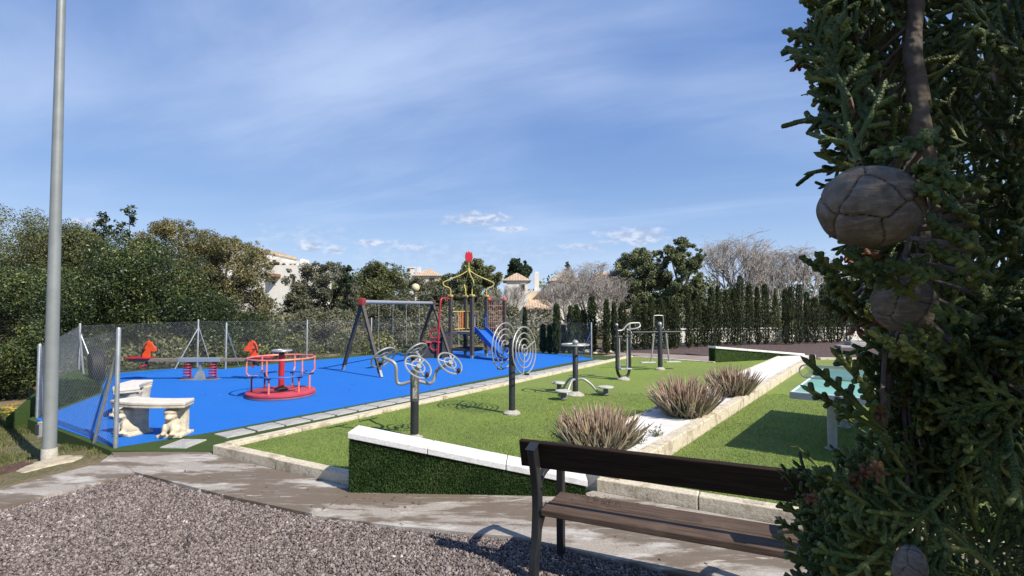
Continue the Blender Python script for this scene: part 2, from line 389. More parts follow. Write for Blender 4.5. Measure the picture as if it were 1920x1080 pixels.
    def lathe_s(s, prof, c, r, n, sc, M):
        c = Vector(c); M = M or Matrix.Identity(3); vs = []
        for a_, z in prof:
            for j in range(n): a = 2*math.pi*j/n; vs.append(c + M @ Vector((a_*math.cos(a)*r*sc[0], a_*math.sin(a)*r*sc[1], z*r*sc[2])))
        fs = [(i*n+j, i*n+(j+1) % n, (i+1)*n+(j+1) % n, (i+1)*n+j) for i in range(len(prof)-1) for j in range(n)]
        return s.add(vs, fs)
    def build(s, name, m, parent=None, smooth=False, bev=0.):
        me = bpy.data.meshes.new(name); me.from_pydata([tuple(v) for v in s.v], [], s.f); me.update()
        o = link(name, me, m, parent, smooth, bev)
        if smooth:
            try: me.set_sharp_from_angle(angle=R(42))
            except Exception: pass
        return o
def arc(pts, k=6):
    """smooth curve through points (Catmull-Rom)"""
    P = [Vector(p) for p in pts]; out = []
    for i in range(len(P)-1):
        p0, p1, p2, p3 = P[max(i-1, 0)], P[i], P[i+1], P[min(i+2, len(P)-1)]
        for j in range(k):
            t = j/k; out.append(.5*((2*p1)+(p2-p0)*t+(2*p0-5*p1+4*p2-p3)*t*t+(3*p1-p0-3*p2+p3)*t**3))
    return out+[P[-1]]
def rot_to(n):
    return Vector(n).normalized().to_track_quat('Z', 'Y').to_matrix()
def inpoly(P, poly):
    x, y = P[:, 0], P[:, 1]; ins = np.zeros(len(P), bool); n = len(poly)
    for i in range(n):
        x1, y1 = poly[i][:2]; x2, y2 = poly[(i+1) % n][:2]
        c = ((y1 > y) != (y2 > y)) & (x < (x2-x1)*(y-y1)/((y2-y1) or 1e-9)+x1); ins ^= c
    return ins
def px_poly(lst, z=0.): return [tuple(G(a, b, z)[:2]) for a, b in lst]
# ------------------------------------------------------------------ terrain
def sstep(a, b, x):
    t = min(1, max(0, (x-a)/(b-a))); return t*t*(3-2*t)
def gh(x, y):
    z = -.05 - .13*sstep(-4.9, -6.6, x)
    r = math.hypot(x, y); z -= .35*sstep(24, 60, r)
    return z
def axis_(lo, hi, step, far):
    a = list(np.arange(lo, hi+1e-6, step)); k = step
    while a[-1] < far: k *= 1.35; a.append(a[-1]+k)
    k = step
    while a[0] > -far: k *= 1.35; a.insert(0, a[0]-k)
    return a
xs, ys = axis_(-14, 16, .5, 900), axis_(0, 26, .5, 900)
gv = [(x, y, gh(x, y)) for y in ys for x in xs]; nx = len(xs)
gq = [(j*nx+i, j*nx+i+1, (j+1)*nx+i+1, (j+1)*nx+i) for j in range(len(ys)-1) for i in range(nx-1)]
tag(np_mesh('ground', gv, gq, M_earth, None, True), kind='structure')
def slab(name, poly, z0, z1, m, kind='structure', bev=0.):
    o = MB().prism(poly, z0, z1).build(name, m, None, False, bev); return tag(o, kind=kind)
# path of worn concrete: the long slab, and the branch towards the lamp post
e1 = Vector((.844, -.537, 0)); e2 = Vector((.55, .835, 0)).normalized()
pA = px_poly([(-240, 958), (0, 917), (90, 893), (184, 869), (209, 851.5), (252, 884.5), (234, 893), (120, 921), (0, 950), (-240, 1010)])
pB = px_poly([(210, 848), (398, 845), (398, 852), (656, 912), (659, 923), (585, 963), (420, 928), (250, 884), (212, 853)])
pC = px_poly([(660, 923), (1092, 926), (1112, 920), (1520, 995), (1750, 1036), (2100, 1110), (2100, 1260), (1700, 1172), (1297, 1080), (1077, 1030.5), (985, 1008), (740, 986), (590, 966)])
for p_ in (pA, pB, pC): slab('path', p_, -.3, 0., M_path)
# gravel: the bed under it and the loose stones themselves
gpoly = px_poly([(-400, 1030), (0, 952), (120, 922), (234, 894), (250, 886), (420, 930), (587, 965), (740, 987), (985, 1009), (1077, 1032), (1297, 1082), (1700, 1174), (2300, 1310), (2300, 1500), (-400, 1500)])
slab('gravel_bed', gpoly, -.3, -.028, M_gbed)
rng = np.random.default_rng(5)
def pebbles(name, poly, dens, ymax, size, z, seed, mat_, ymin=2.4):
    r = np.random.default_rng(seed)
    a = np.array([p[:2] for p in poly]); lo, hi = a.min(0), a.max(0)
    lo[1] = max(lo[1], ymin); hi[1] = min(hi[1], ymax); lo[0] = max(lo[0], -5.2); hi[0] = min(hi[0], 3.4)
    n = int((hi-lo).prod()*dens); P = r.uniform(lo, hi, (n, 2))
    P = P[inpoly(P, [tuple(q) for q in a])]; P = P[np.abs(P[:, 0]) < P[:, 1]*1.02+.3]; n = len(P)
    t = (1+5**.5)/2
    iv = np.array([(-1, t, 0), (1, t, 0), (-1, -t, 0), (1, -t, 0), (0, -1, t), (0, 1, t), (0, -1, -t), (0, 1, -t), (t, 0, -1), (t, 0, 1), (-t, 0, -1), (-t, 0, 1)])/math.hypot(1, t)
    fi = np.array([(0, 11, 5), (0, 5, 1), (0, 1, 7), (0, 7, 10), (0, 10, 11), (1, 5, 9), (5, 11, 4), (11, 10, 2), (10, 7, 6), (7, 1, 8), (3, 9, 4), (3, 4, 2), (3, 2, 6), (3, 6, 8), (3, 8, 9), (4, 9, 5), (2, 4, 11), (6, 2, 10), (8, 6, 7), (9, 8, 1)])
    s = size*np.exp(r.normal(0, .33, n))[:, None]*r.uniform(.65, 1.25, (n, 3))*np.array([1, 1, .75])
    V = iv[None]*s[:, None]*(1+r.normal(0, .16, (n, 12, 1)))
    q = r.normal(size=(n, 4)); q /= np.linalg.norm(q, axis=1, keepdims=True); w, x, y, zz_ = q.T
    Rm = np.stack([1-2*(y*y+zz_*zz_), 2*(x*y-zz_*w), 2*(x*zz_+y*w), 2*(x*y+zz_*w), 1-2*(x*x+zz_*zz_), 2*(y*zz_-x*w), 2*(x*zz_-y*w), 2*(y*zz_+x*w), 1-2*(x*x+y*y)], -1).reshape(n, 3, 3)
    V = np.einsum('nij,nkj->nki', Rm, V)
    C = np.stack([P[:, 0], P[:, 1], z + r.uniform(0, 1, n)**1.6*size*1.1], -1)
    V = V + C[:, None]; F = (fi[None] + (np.arange(n)*12)[:, None, None]).reshape(-1, 3)
    return tag(np_mesh(name, V, F, mat_), kind='stuff')
pebbles('gravel', gpoly, 8600, 7.2, .0076, -.026, 3, M_peb)
# blue play surface on its turfed platform
BLUE = [(216, 838), (67, 786), (110, 769), (193, 737), (191, 711), (225, 699), (326, 691), (416, 692), (591, 675), (647, 671), (795, 657), (900, 656), (1012, 661), (1080, 666), (1113, 673), (1080, 677), (880, 716), (772, 739), (530, 784), (400, 809)]
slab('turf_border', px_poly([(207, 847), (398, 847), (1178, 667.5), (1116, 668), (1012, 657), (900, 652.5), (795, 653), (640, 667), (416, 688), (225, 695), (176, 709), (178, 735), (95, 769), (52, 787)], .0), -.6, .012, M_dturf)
slab('play_surface', px_poly(BLUE, .02), -.5, .02, M_blue)
# kerbs
def lerp(a, b, t): return a+(b-a)*t
def kerb(name, a, b, w, z0, z1, side, n=None):
    """run of kerb stones from a to b, w wide on the given side, with open joints"""
    a = Vector((a[0], a[1], 0)); b = Vector((b[0], b[1], 0)); t = (b-a).normalized(); s = Vector((-t.y, t.x, 0))*side
    l = (b-a).length; n = n or max(1, round(l/.95)); mb = MB(); rg = random.Random(int(l*100))
    for i in range(n):
        u0, u1 = i/n*l+.004, (i+1)/n*l-.004; dz = rg.uniform(-.004, .004); dw = rg.uniform(-.003, .003)
        q = [a+t*u0+s*dw, a+t*u1+s*dw, a+t*u1+s*(w+dw), a+t*u0+s*(w+dw)]
        mb.prism([(p.x, p.y) for p in q], z0, z1+dz)
    return tag(mb.build(name, M_kerb, None, False, .009), kind='structure')
K0 = G(398, 851, 0); W0 = G(657, 922.5, 0); K2 = G(1178, 667, .1)
K0t = Vector((K0.x, K0.y, 0)); W0t = Vector((W0.x, W0.y, 0)); K2t = Vector((K2.x, K2.y, 0))
LZ = .07                                  # left lawn
KE = G(657, 911, 0); kerb('kerb', K0t, Vector((KE.x+.02, KE.y, 0)), .13, -.3, .10, 1)
kerb('kerb', K0t+e2*.13-e1*0, K2t, .17, -.3, .115, -1)
SR0, SR1 = G(1210, 855, .2), G(1530, 665, .2)          # right edge of the marble strip
sd_ = (SR1-SR0).normalized(); sn = Vector((-sd_.y, sd_.x, 0))   # sn points to the left lawn
SRa = SR0 - sd_*.62; SR1b = SR1
N0 = Vector((.80, 4.93, 0)); N1 = N0 + Vector((1.62, -.84, 0)).normalized()*5.5
FARW0 = G(1342, 684, 0)
lawnL = [tuple(p[:2]) for p in (K0t+e2*.1+e1*.1, Vector((KE.x, KE.y, 0))+e2*.1, Vector((W0.x+.1, W0.y+.1, 0)), Vector((.6, 4.86, 0)), SRa+sn*.95, SR1+sn*.95, FARW0+Vector((.3, .2, 0)), K2t)]
slab('lawn', lawnL, -.3, LZ, M_turf)
kerb('kerb', K2t+Vector((.1, .05, 0)), FARW0, .12, -.3, .095, -1)
lawnR = [tuple(p[:2]) for p in (SRa-sn*.02, SR1b-sn*.02, Vector((13.2, 16.6, 0)), Vector((14, 6, 0)), N1+e2*.06, N0+e2*.06)]
slab('lawn', lawnR, -.3, .05, M_turf)
kerb('kerb', N0, N1, .13, -.3, .11, 1)
kerb('kerb', SR1+Vector((.05, .0, 0)), Vector((13.4, 16.7, 0)), .15, -.3, .11, -1)
# strip of white marble chips between the lawns
slab('marble_strip', [tuple(p[:2]) for p in (SRa+sn*.12, SR1+sn*.12, SR1+sn*.93, SRa+sn*.93)], -.3, .165, M_white)
kerb('kerb', SRa, SR1, .15, -.3, .2, 1)
kerb('kerb', SRa+sn*.9, SR1+sn*.9, .07, -.3, .175, 1)
rg = np.random.default_rng(8)
# far path and gravel bed under the cypress row
slab('far_path', px_poly([(1125, 668), (1165, 660), (1342, 668), (1342, 690), (1178, 664)], 0), -.3, -.004, mat('pinkish_concrete', (.30, .235, .20), .9, 0, .25, 1.5, .3, 40))
slab('far_gravel', [(4.2, 19.6), (6.5, 19.2), (8.2, 16.4), (14, 17.6), (24, 17), (30, 26), (8, 27), (3.4, 23)], -.3, .0, M_gbed)
for i, (a, b, s) in enumerate(((1103, 662, .14), (1128, 661, .10), (1146, 663, .11), (1116, 664, .07))):
    p = G(a, b, .0); mb = MB(); r_ = random.Random(i+40); mb.ball((0, 0, s*.5), s, 10, None, (1.2, .9, .62)); mb.v = [tuple(c*(1+r_.uniform(-.13, .13)) for c in v) for v in mb.v]
    o = mb.build('rock', M_stone, None, False); o.location = p
    tag(o, ['largest pale rock, against the end post of the far fence', 'low pale rock between two others by the far fence', 'pale rock nearest the row of cypresses', 'smallest pale rock beside the fence post'][i], 'rock', 'rocks at the end of the far fence')
p = G(1606, 652, 0); mb = MB(); mb.prism([(-.9, -.35), (.8, -.4), (1.0, .3), (-.7, .4)], 0, [.12, .10, .06, .10]); mb.prism([(-.4, -.25), (.3, -.3), (.5, .2), (-.35, .3)], .1, [.3, .26, .22, .28])
o = mb.build('stone_slab', M_slab, None, False, .03); o.location = p; tag(o, 'grey flat stone on the gravel under the cypresses', 'stone')
# stepping slabs set in the turf beside the long kerb
sl0, sl1 = G(442, 811.5, .02), G(1128, 675.5, .02); sv = (sl1-sl0); sl = sv.length; sv.normalize(); ns = int(sl/.425)
me0 = None
WORDS = 'first second third fourth fifth sixth seventh eighth ninth tenth eleventh twelfth thirteenth fourteenth fifteenth sixteenth seventeenth eighteenth nineteenth twentieth'.split()
def nth(i):
    if i < 20: return WORDS[i]
    t = ['', '', 'twenty', 'thirty', 'forty'][(i+1)//10]; u = (i+1) % 10
    return t+'-'+WORDS[u-1] if u else {30: 'thirtieth', 40: 'fortieth'}[i+1]
sprot = None
for i in range(-1, ns+1):
    r_ = random.Random(i+7); c = sl0 + sv*(i*.425) + Vector((r_.uniform(-.012, .012), r_.uniform(-.012, .012), 0))
    if i == -1: c = G(345, 831.5, .02)
    if sprot is None: sprot = MB().box((0, 0, -.053), (.392, .335, .12)).build('paving_slab', M_slab, None, False, .008); o = sprot
    else: o = sprot.copy(); COL.objects.link(o)
    o.location = c; o.rotation_euler = (0, 0, math.atan2(sv.y, sv.x)+r_.uniform(-.04, .04)+(.55 if i == -1 else 0))
    tag(o, f'grey slab set in turf by the cream kerb, {nth(i+1)} from the concrete path' if i >= 0 else 'loose grey slab nearest the concrete path, set apart at an angle', 'paving slab', 'grey paving slabs along the kerb')
# ------------------------------------------------------------------ wedge walls clad in turf
def blades(name, P, D, l, w, m, parent, seed):
    """short flat turf blades from points P along directions D"""
    r = np.random.default_rng(seed); n = len(P); D = D/np.linalg.norm(D, axis=1, keepdims=True)
    s = np.cross(D, r.normal(size=(n, 3))); s /= np.linalg.norm(s, axis=1, keepdims=True); ll = l*r.uniform(.6, 1.2, (n, 1)); 
    V = np.stack([P-s*w/2, P+s*w/2, P+s*w*.2+D*ll, P-s*w*.2+D*ll], 1); Q = (np.arange(n)*4)[:, None]+np.arange(4)
    return np_mesh(name, V, Q, m, parent)
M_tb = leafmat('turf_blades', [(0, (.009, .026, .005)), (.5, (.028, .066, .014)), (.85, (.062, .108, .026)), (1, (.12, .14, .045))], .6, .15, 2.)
M_lb = leafmat('lawn_blades', [(0, (.06, .11, .020)), (.45, (.14, .22, .045)), (.8, (.24, .32, .075)), (1, (.34, .36, .14))], .6, .2, 1.2)
def wedge(label, a, b, ha, hb, t, capw, nbl, seed, name='retaining_wall'):
    a = Vector((a[0], a[1], 0)); b = Vector((b[0], b[1], 0)); d = b-a; l = d.length; rz = math.atan2(d.y, d.x)
    o = thing(name, label, 'low wall', a, rz)
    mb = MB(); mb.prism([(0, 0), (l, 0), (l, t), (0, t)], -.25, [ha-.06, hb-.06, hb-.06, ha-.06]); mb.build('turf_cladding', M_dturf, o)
    n = 3; c = MB()
    for i in range(n):
        u0, u1 = i/n*l+(.004 if i else -.02), (i+1)/n*l-.004+(.02 if i == n-1 else 0)
        z0, z1 = lerp(ha, hb, u0/l), lerp(ha, hb, u1/l); p = [(u0, -.035), (u1, -.035), (u1, capw), (u0, capw)]
        k = len(c.v); c.prism(p, 0, [z0, z1, z1, z0])
        for j, z in enumerate((z0, z1, z1, z0)): c.v[k+j] = (c.v[k+j][0], c.v[k+j][1], z-.058)
    c.build('coping', M_cap, o, False, .006)
    # joint strips of the turf rolls
    for u in (.33, .66):
        z = lerp(ha, hb, u)-.07
        MB().box((u*l, -.003, z/2-.02), (.012, .02, z)).build('seam', M_tb, o)
    r = np.random.default_rng(seed); n = nbl; U = r.uniform(0, 1, n); Z = r.uniform(0, 1, n)
    top = ha+(hb-ha)*U-.065; P = np.stack([U*l, np.full(n, -.002), Z*top-.0], -1)
    D = np.stack([r.normal(0, .45, n), -np.ones(n), r.normal(-.55, .45, n)], -1)
    P2 = np.stack([np.full(n//6, -.002), r.uniform(0, t, n//6), r.uniform(0, ha-.07, n//6)], -1); D2 = np.stack([-np.ones(n//6), r.normal(0, .45, n//6), r.normal(-.5, .4, n//6)], -1)
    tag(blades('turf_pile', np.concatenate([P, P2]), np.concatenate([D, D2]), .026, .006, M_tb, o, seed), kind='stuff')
    return o
W1 = Vector((.68, 4.8, 0))
hL = At(661, 811, W0.y-.03).z; hR = At(1090, 898, W1.y).z
wedge('near turf clad wedge wall with white coping, sloping down behind the bench', W0, W1, hL, hR, .24, .26, 26000, 4)
FW1 = SR1 + sn*.35
wedge('far turf clad wedge wall with white coping, near the cypress row', FARW0, FW1, .55, .215, .28, .30, 8000, 5)
# lawn pile where it is close enough to show, and a fringe along the kerbs
def pile(name, poly, z, n, ymax, seed, m, l=.022, cap=7.6):
    r = np.random.default_rng(seed); a = np.array(poly); lo, hi = a.min(0), a.max(0); hi[1] = min(hi[1], ymax); hi[0] = min(hi[0], cap)
    P = r.uniform(lo, hi, (n*2, 2)); P = P[inpoly(P, poly)]; P = P[r.uniform(0, 1, len(P)) < np.clip((4.6/P[:, 1])**1.6, 0, 1)]; k = len(P)
    P = np.column_stack([P, np.full(k, z-.002)]); D = np.stack([r.normal(0, .6, k), r.normal(0, .6, k), np.ones(k)], -1)
    return tag(blades(name, P, D, l, .005, m, None, seed), kind='stuff')
pile('lawn_pile', lawnL, LZ, 150000, 10, 11, M_lb)
pile('lawn_pile', lawnR, .05, 150000, 10, 12, M_lb)
# bank of turf beyond the play surface on the left, under the fence
b0, b1, b2, b3 = G(60, 790, .0), G(110, 768, .0), G(190, 737, .0), G(188, 716, .0)
bk = MB(); B = [b0+Vector((-.5, .1, 0)), b1+Vector((-.05, 0, 0)), b2+Vector((-.05, 0, 0)), b3+Vector((-.1, .3, 0)), b3+Vector((-.7, .8, 0)), b1+Vector((-.9, .9, 0))]
bk.prism([(p.x, p.y) for p in B], -.5, [.03, .50, .26, .18, .3, .45])
tag(bk.build('turf_bank', M_dturf, None), kind='structure')
r = np.random.default_rng(9); n = 9000; U = r.uniform(0, 1, n); Z = r.uniform(0, 1, n)
Pb = np.array(B[1])[None]*(1-U)[:, None]+np.array(B[2])[None]*U[:, None]; Pb[:, 2] = Z*(.52+(.26-.52)*U)
tag(blades('bank_pile', Pb, np.stack([r.normal(.4, .5, n), r.normal(-.5, .5, n), r.normal(.2, .5, n)], -1), .04, .008, M_tb, None, 3), kind='stuff')
# rough grass and bare soil outside the fence
def hgh(P): return np.array([gh(x, y) for x, y in P])
gp = px_poly([(-260, 800), (0, 758), (55, 785), (205, 850), (184, 868), (90, 892), (0, 916), (-260, 955)], -.1)
r = np.random.default_rng(21); a = np.array(gp); P = r.uniform(a.min(0), a.max(0), (120000, 2)); P = P[inpoly(P, gp)]
cl = np.sin(P[:, 0]*2.3+1)*np.sin(P[:, 1]*1.9)+.6*np.sin(P[:, 0]*5.1)*np.sin(P[:, 1]*4.3+2)+r.normal(0, .35, len(P))
near_pole = np.hypot(P[:, 0]+5.4, P[:, 1]-6.0) < .42+.2*np.sin(P[:, 0]*9)
P = P[(cl > .05) & ~near_pole]; k = len(P)
tag(blades('rough_grass', np.column_stack([P, hgh(P)]), np.stack([r.normal(0, .5, k), r.normal(0, .5, k), np.ones(k)], -1), .055, .007,
    leafmat('rough_grass', [(0, (.05, .07, .02)), (.5, (.11, .13, .04)), (.8, (.20, .19, .08)), (1, (.33, .28, .15))], .7, .2, 1.), None, 22), kind='stuff')
# sand at the foot of the lamp post and the rusty patch beside it
def patch(name, px, m, h, seed):
    pl = px_poly(px, -.1); c = np.mean(pl, 0); r_ = random.Random(seed); n = 28; vs = [(c[0], c[1], gh(*c)+h)]; pts = []
    for i in range(len(pl)):
        for j in range(4): pts.append(tuple(np.array(pl[i])*(1-j/4)+np.array(pl[(i+1) % len(pl)])*j/4))
    m_ = len(pts); mb = MB()
    for s_, hh in ((.0, h), (.35, h*.9), (.7, h*.5), (.9, h*.2), (1.0, -.01)):
        if s_ == 0: continue
        for p in pts:
            k_ = s_*(1+r_.uniform(-.07, .07)); x, y = c[0]+(p[0]-c[0])*k_, c[1]+(p[1]-c[1])*k_; vs.append((x, y, gh(x, y)+hh+r_.uniform(-.006, .006)))
    fs = [(0, 1+i, 1+(i+1) % m_) for i in range(m_)]
    for L_ in range(3):
        o_ = 1+L_*m_; fs += [(o_+i, o_+m_+i, o_+m_+(i+1) % m_, o_+(i+1) % m_) for i in range(m_)]
    mb.add(vs, fs); return tag(mb.build(name, m, None, True), kind='structure')
patch('sand_patch', [(22, 884), (60, 866), (120, 855), (165, 860), (140, 872), (95, 880), (40, 893)], M_sand, .03, 2)
patch('soil_patch', [(-60, 885), (0, 872), (55, 862), (70, 868), (35, 884), (-10, 893)], M_rust, .05, 3)
# yellow flowers
M_yf = mat('yellow_petals', (.62, .42, .02), .6); r = np.random.default_rng(31)
c = np.array(G(30, 774, -.15)[:2]); P = c+r.normal(0, 1, (230, 2))*np.array([.42, .28]); k = len(P)
hz = hgh(P)+r.uniform(.04, .16, k); D = np.stack([r.normal(0, .4, k), r.normal(-.3, .4, k), np.ones(k)], -1)
A_ = Acc(); base = np.column_stack([P, hz])
for j in range(5):
    t = j/5*2*math.pi; e = np.array([math.cos(t), math.sin(t), .15]); f = np.array([-math.sin(t), math.cos(t), 0]); s_ = .022
    A_.add(np.stack([base, base+(e*.6+f*.45)*s_, base+e*s_*1.2, base+(e*.6-f*.45)*s_], 1).reshape(-1, 3), (np.arange(k)*4)[:, None]+np.arange(4))
tag(A_.build('flower_bed', M_yf), kind='stuff')
for i, (a, b) in enumerate(((1028, 772), (1041, 763), (1055, 768), (1033, 779), (1062, 782))):
    p = G(a, b, LZ); mb = MB()
    mb.tube([(0, 0, 0), (.004, 0, .05)], .002, 5)
    for j in range(8):
        t = j/8*2*math.pi; mb.add([(0.004, 0, .05), (.014*math.cos(t-.3), .014*math.sin(t-.3), .055), (.02*math.cos(t), .02*math.sin(t), .058), (.014*math.cos(t+.3), .014*math.sin(t+.3), .055)], [(0, 1, 2, 3)])
    o = mb.build('yellow_flower', M_yf, None); o.location = p
    tag(o, 'small yellow wildflower on the lawn between twister and nearest spiky plant', 'flower', 'yellow flowers on the lawn')

# dead leaves blown over the path, the lawn edge and the blue floor
def litter(name, px, z, n, seed, size, stops):
    pl = px_poly(px, z); r = np.random.default_rng(seed); a = np.array(pl); P = r.uniform(a.min(0), a.max(0), (n*4, 2)); P = P[inpoly(P, pl)]; P = P[(np.sin(P[:, 0]*3.1+seed)+np.sin(P[:, 1]*2.7)+r.normal(0, .6, len(P))) > .2][:n]; k = len(P)
    C = np.column_stack([P, np.full(k, z+.006)]); a_ = r.uniform(0, 6.28, k); l = size*r.uniform(.5, 1.4, (k, 1)); u = np.stack([np.cos(a_), np.sin(a_), r.normal(0, .25, k)], -1); v = np.stack([-np.sin(a_), np.cos(a_), r.normal(0, .35, k)], -1)
    V = np.stack([C-u*l, C-v*l*.4, C+u*l, C+v*l*.4], 1).reshape(-1, 3)+np.array([0, 0, .002])
    return tag(np_mesh(name, V, (np.arange(k)*4)[:, None]+np.arange(4), leafmat('litter_'+name, stops, .8, .1, 2., .3, .05)), kind='stuff')
BR = [(0, (.06, .035, .02)), (.6, (.16, .10, .055)), (1, (.34, .26, .15))]
litter('fallen_leaves', [(0, 945), (235, 880), (400, 850), (655, 925), (1090, 930), (1500, 1000), (1400, 1080), (740, 985), (590, 964), (240, 895)], 0., 260, 5, .014, BR)
litter('fallen_leaves', [(110, 775), (560, 690), (900, 665), (850, 715), (400, 808), (220, 835)], .02, 170, 6, .016, BR)
litter('fallen_leaves', [(500, 840), (1150, 690), (1300, 720), (1050, 840), (960, 860), (660, 905)], LZ+.012, 130, 7, .016, BR)
# ------------------------------------------------------------------ lamp post
p = G(92, 866, -.12); o = thing('lamp_post', 'tall grey metal lamp post on the rough ground outside the fence', 'lamp post', p, 0, None, (0, R(-.35), 0))
MB().lathe([(.072, -.1), (.072, .02), (.070, .16), (.069, .17), (.068, 1.2), (.056, 3.6), (.041, 6.4), (.038, 7.4)], n=24).build('pole', M_pole, o, True)
MB().lathe([(.079, -.1), (.079, .15), (.074, .165)], n=24).build('collar', M_basep, o, True)
h = MB().box((-.075, -.035, .40), (.05, .09, .19), R(25)).build('access_box', M_galv, o, False, .01)
MB().box((-.085, -.07, .40), (.04, .04, .13), R(25)).build('cover', M_dark, h, False, .006)
hd = MB().tube(arc([(0, 0, 7.2), (.1, 0, 7.6), (.8, 0, 7.75), (1.2, 0, 7.75)]), .03, 8).build('arm', M_pole, o, True)
MB().box((1.35, 0, 7.75), (.55, .2, .1)).build('lamp_head', M_galv, o, False, .03)
# ------------------------------------------------------------------ chain link fence
fz = {}
FP = {'A': (216.5, 838.5, 621, 0.02), 'B': (70, 787, 650, -.02), 'C': (147, 710, 610, .10), 'D': (370, 689, 602, .0), 'D2': (423, 693, 608, 0), 'E': (575, 674.5, 602, 0), 'F': (696, 664, 598, 0),
      'H': (860, 654, 593, 0), 'I': (985, 658, 597, 0), 'J': (1109, 672.5, 607, 0)}
fo = thing('chain_link_fence', 'galvanised chain link fence with braced posts around the blue play surface', 'fence', (0, 0, 0))
pts = {}
for k, (px, py, ty, z) in FP.items():
    b = G(px, py, z); t = At(px, ty, b.y); pts[k] = (b, t.z)
    MB().lathe([(.026, z-.15), (.026, t.z+.03), (.02, t.z+.045)], (b.x, b.y, 0), 10).build('post', M_galv, fo, True)
def brace(k, px, py, tz=.82, r=.017, z=0.02):
    b, tz_ = pts[k]; f = G(px, py, z)
    MB().tube([(b.x, b.y, z+(tz_-z)*tz), (f.x, f.y, z-.05)], r, 8).build('brace', M_galv, fo, True)
brace('A', 175, 829, .86, .02); brace('A', 191, 738, .8); brace('B', 82, 776, .8, .02); brace('C', 158, 713, .85, .022, .2); brace('C', 182, 700, .85, .016, .25)
brace('D', 326, 692, .85); brace('D', 397, 686, .9); brace('D2', 449, 686, .88); brace('J', 1088, 668, .8)
def chain(k0, k1):
    (a, za), (b, zb) = pts[k0], pts[k1]; d = Vector((b.x-a.x, b.y-a.y, 0)); l = d.length; d.normalize(); h0, h1 = za-a.z-.04, zb-b.z-.04; S_ = .062; Pn = []
    def place(s, t):
        f = s/l; return (a.x+d.x*s, a.y+d.y*s, lerp(a.z, b.z, f)+.03+t*lerp(h0, h1, f))
    hm = (h0+h1)/2; n = int((l+hm)/S_)
    for i in range(-int(hm/S_)-1, n+1):
        for sg in (1, -1):
            s0 = i*S_ if sg > 0 else i*S_+hm; s1 = s0+sg*hm; t0, t1 = 0., 1.
            # clip to the panel
            def at_(s): return (s-s0)/(s1-s0)
            lo, hi = min(at_(0), at_(l)), max(at_(0), at_(l)); t0, t1 = max(t0, lo), min(t1, hi)
            if t1-t0 < .02: continue
            Pn.append([place(lerp(s0, s1, t0), t0), place(lerp(s0, s1, (t0+t1)/2), (t0+t1)/2), place(lerp(s0, s1, t1), t1)])
    for t in (.0, .5, 1.): Pn.append([place(0, t), place(l/2, t), place(l, t)])
    V, Q = batch_tubes(np.array(Pn), .0012, 3); np_mesh('wire_mesh', V, Q, M_galv, fo)
for a_, b_ in zip('ABCDEFHI', 'BCDEFHIJ'): chain(a_, b_)
# ------------------------------------------------------------------ carved stone benches
def stone_bench(label, c, rz, blobs_seed):
    o = thing('stone_bench', label, 'stone bench', c, rz, 'curved stone benches on the play surface'); R0 = 1.55; hw = .365
    poly = [(R0*math.sin(a), R0*(1-math.cos(a))-.17) for a in np.linspace(-hw, hw, 15)] + [((R0-.33)*math.sin(a), R0-(R0-.33)*math.cos(a)-.17) for a in np.linspace(hw, -hw, 15)]
    MB().prism(poly, .395, .425).build('seat_underside', M_stone, o, False, .008)
    MB().prism([(x*1.012, y*1.03) for x, y in poly], .4255, .475).build('seat', mat('pale_seat_stone', (.66, .60, .52), .85, 0, .2, 8, .4, 60), o, False, .014)
    for s in (-1, 1):
        a = s*.235; cx, cy = (R0-.16)*math.sin(a), R0-(R0-.16)*math.cos(a)-.17; M3 = Matrix.Rotation(a, 3, 'Z')
        mb = MB()
        def P3(x, y, z): return Vector((cx, cy, 0)) + M3 @ Vector((x, y, z))
        mb.box(P3(0, .03, .02), (.32, .33, .045), M=M3)
        mb.box(P3(0, .11, .22), (.24, .10, .37), M=M3); mb.lathe([(.10, .04), (.13, .06), (.115, .2), (.13, .33), (.15, .394)], P3(0, .09, 0), 12)
        # crouching animal carved on the outer face
        for (x, y, z, r, sx, sy, sz) in ((0, -.03, .17, .10, .95, 1.1, 1.05), (0, -.07, .285, .075, 1.1, 1.0, .9), (0, -.135, .265, .045, 1.1, 1.1, .8), (-.075, -.05, .10, .055, .9, 1.3, 1.1), (.075, -.05, .10, .055, .9, 1.3, 1.1),
                                          (-.05, -.12, .12, .035, 1, 1, 2.2), (.05, -.12, .12, .035, 1, 1, 2.2), (-.055, -.15, .06, .035, 1, 1.4, .7), (.055, -.15, .06, .035, 1, 1.4, .7),
                                          (-.06, -.06, .345, .03, 1, .8, 1), (.06, -.06, .345, .03, 1, .8, 1), (0, -.06, .335, .085, 1.25, 1.1, .45), (-.10, .0, .08, .06, 1, 1, .9), (.10, .0, .08, .06, 1, 1, .9)):
            mb.ball(P3(x, y, z), r, 12, M3, (sx, sy, sz))
        b = mb.build('carved_support', M_stone, o, True)
        md = b.modifiers.new('remesh', 'REMESH'); md.mode = 'VOXEL'; md.voxel_size = .014; md.use_smooth_shade = True
    return o
c1 = (G(222, 752, .47)+G(350, 754, .47))/2; c1.z = .02
stone_bench('cream curved stone bench nearest the concrete path, its side towards the lamp post', (c1.x, c1.y-.02, .02), R(-8), 1)
c2 = (G(197, 733, .47)+G(276, 714, .47))/2; c2.z = .02
stone_bench('cream curved stone bench behind the other, towards the seesaw and the tyre', (c2.x+.02, c2.y, .02), R(-66), 2)
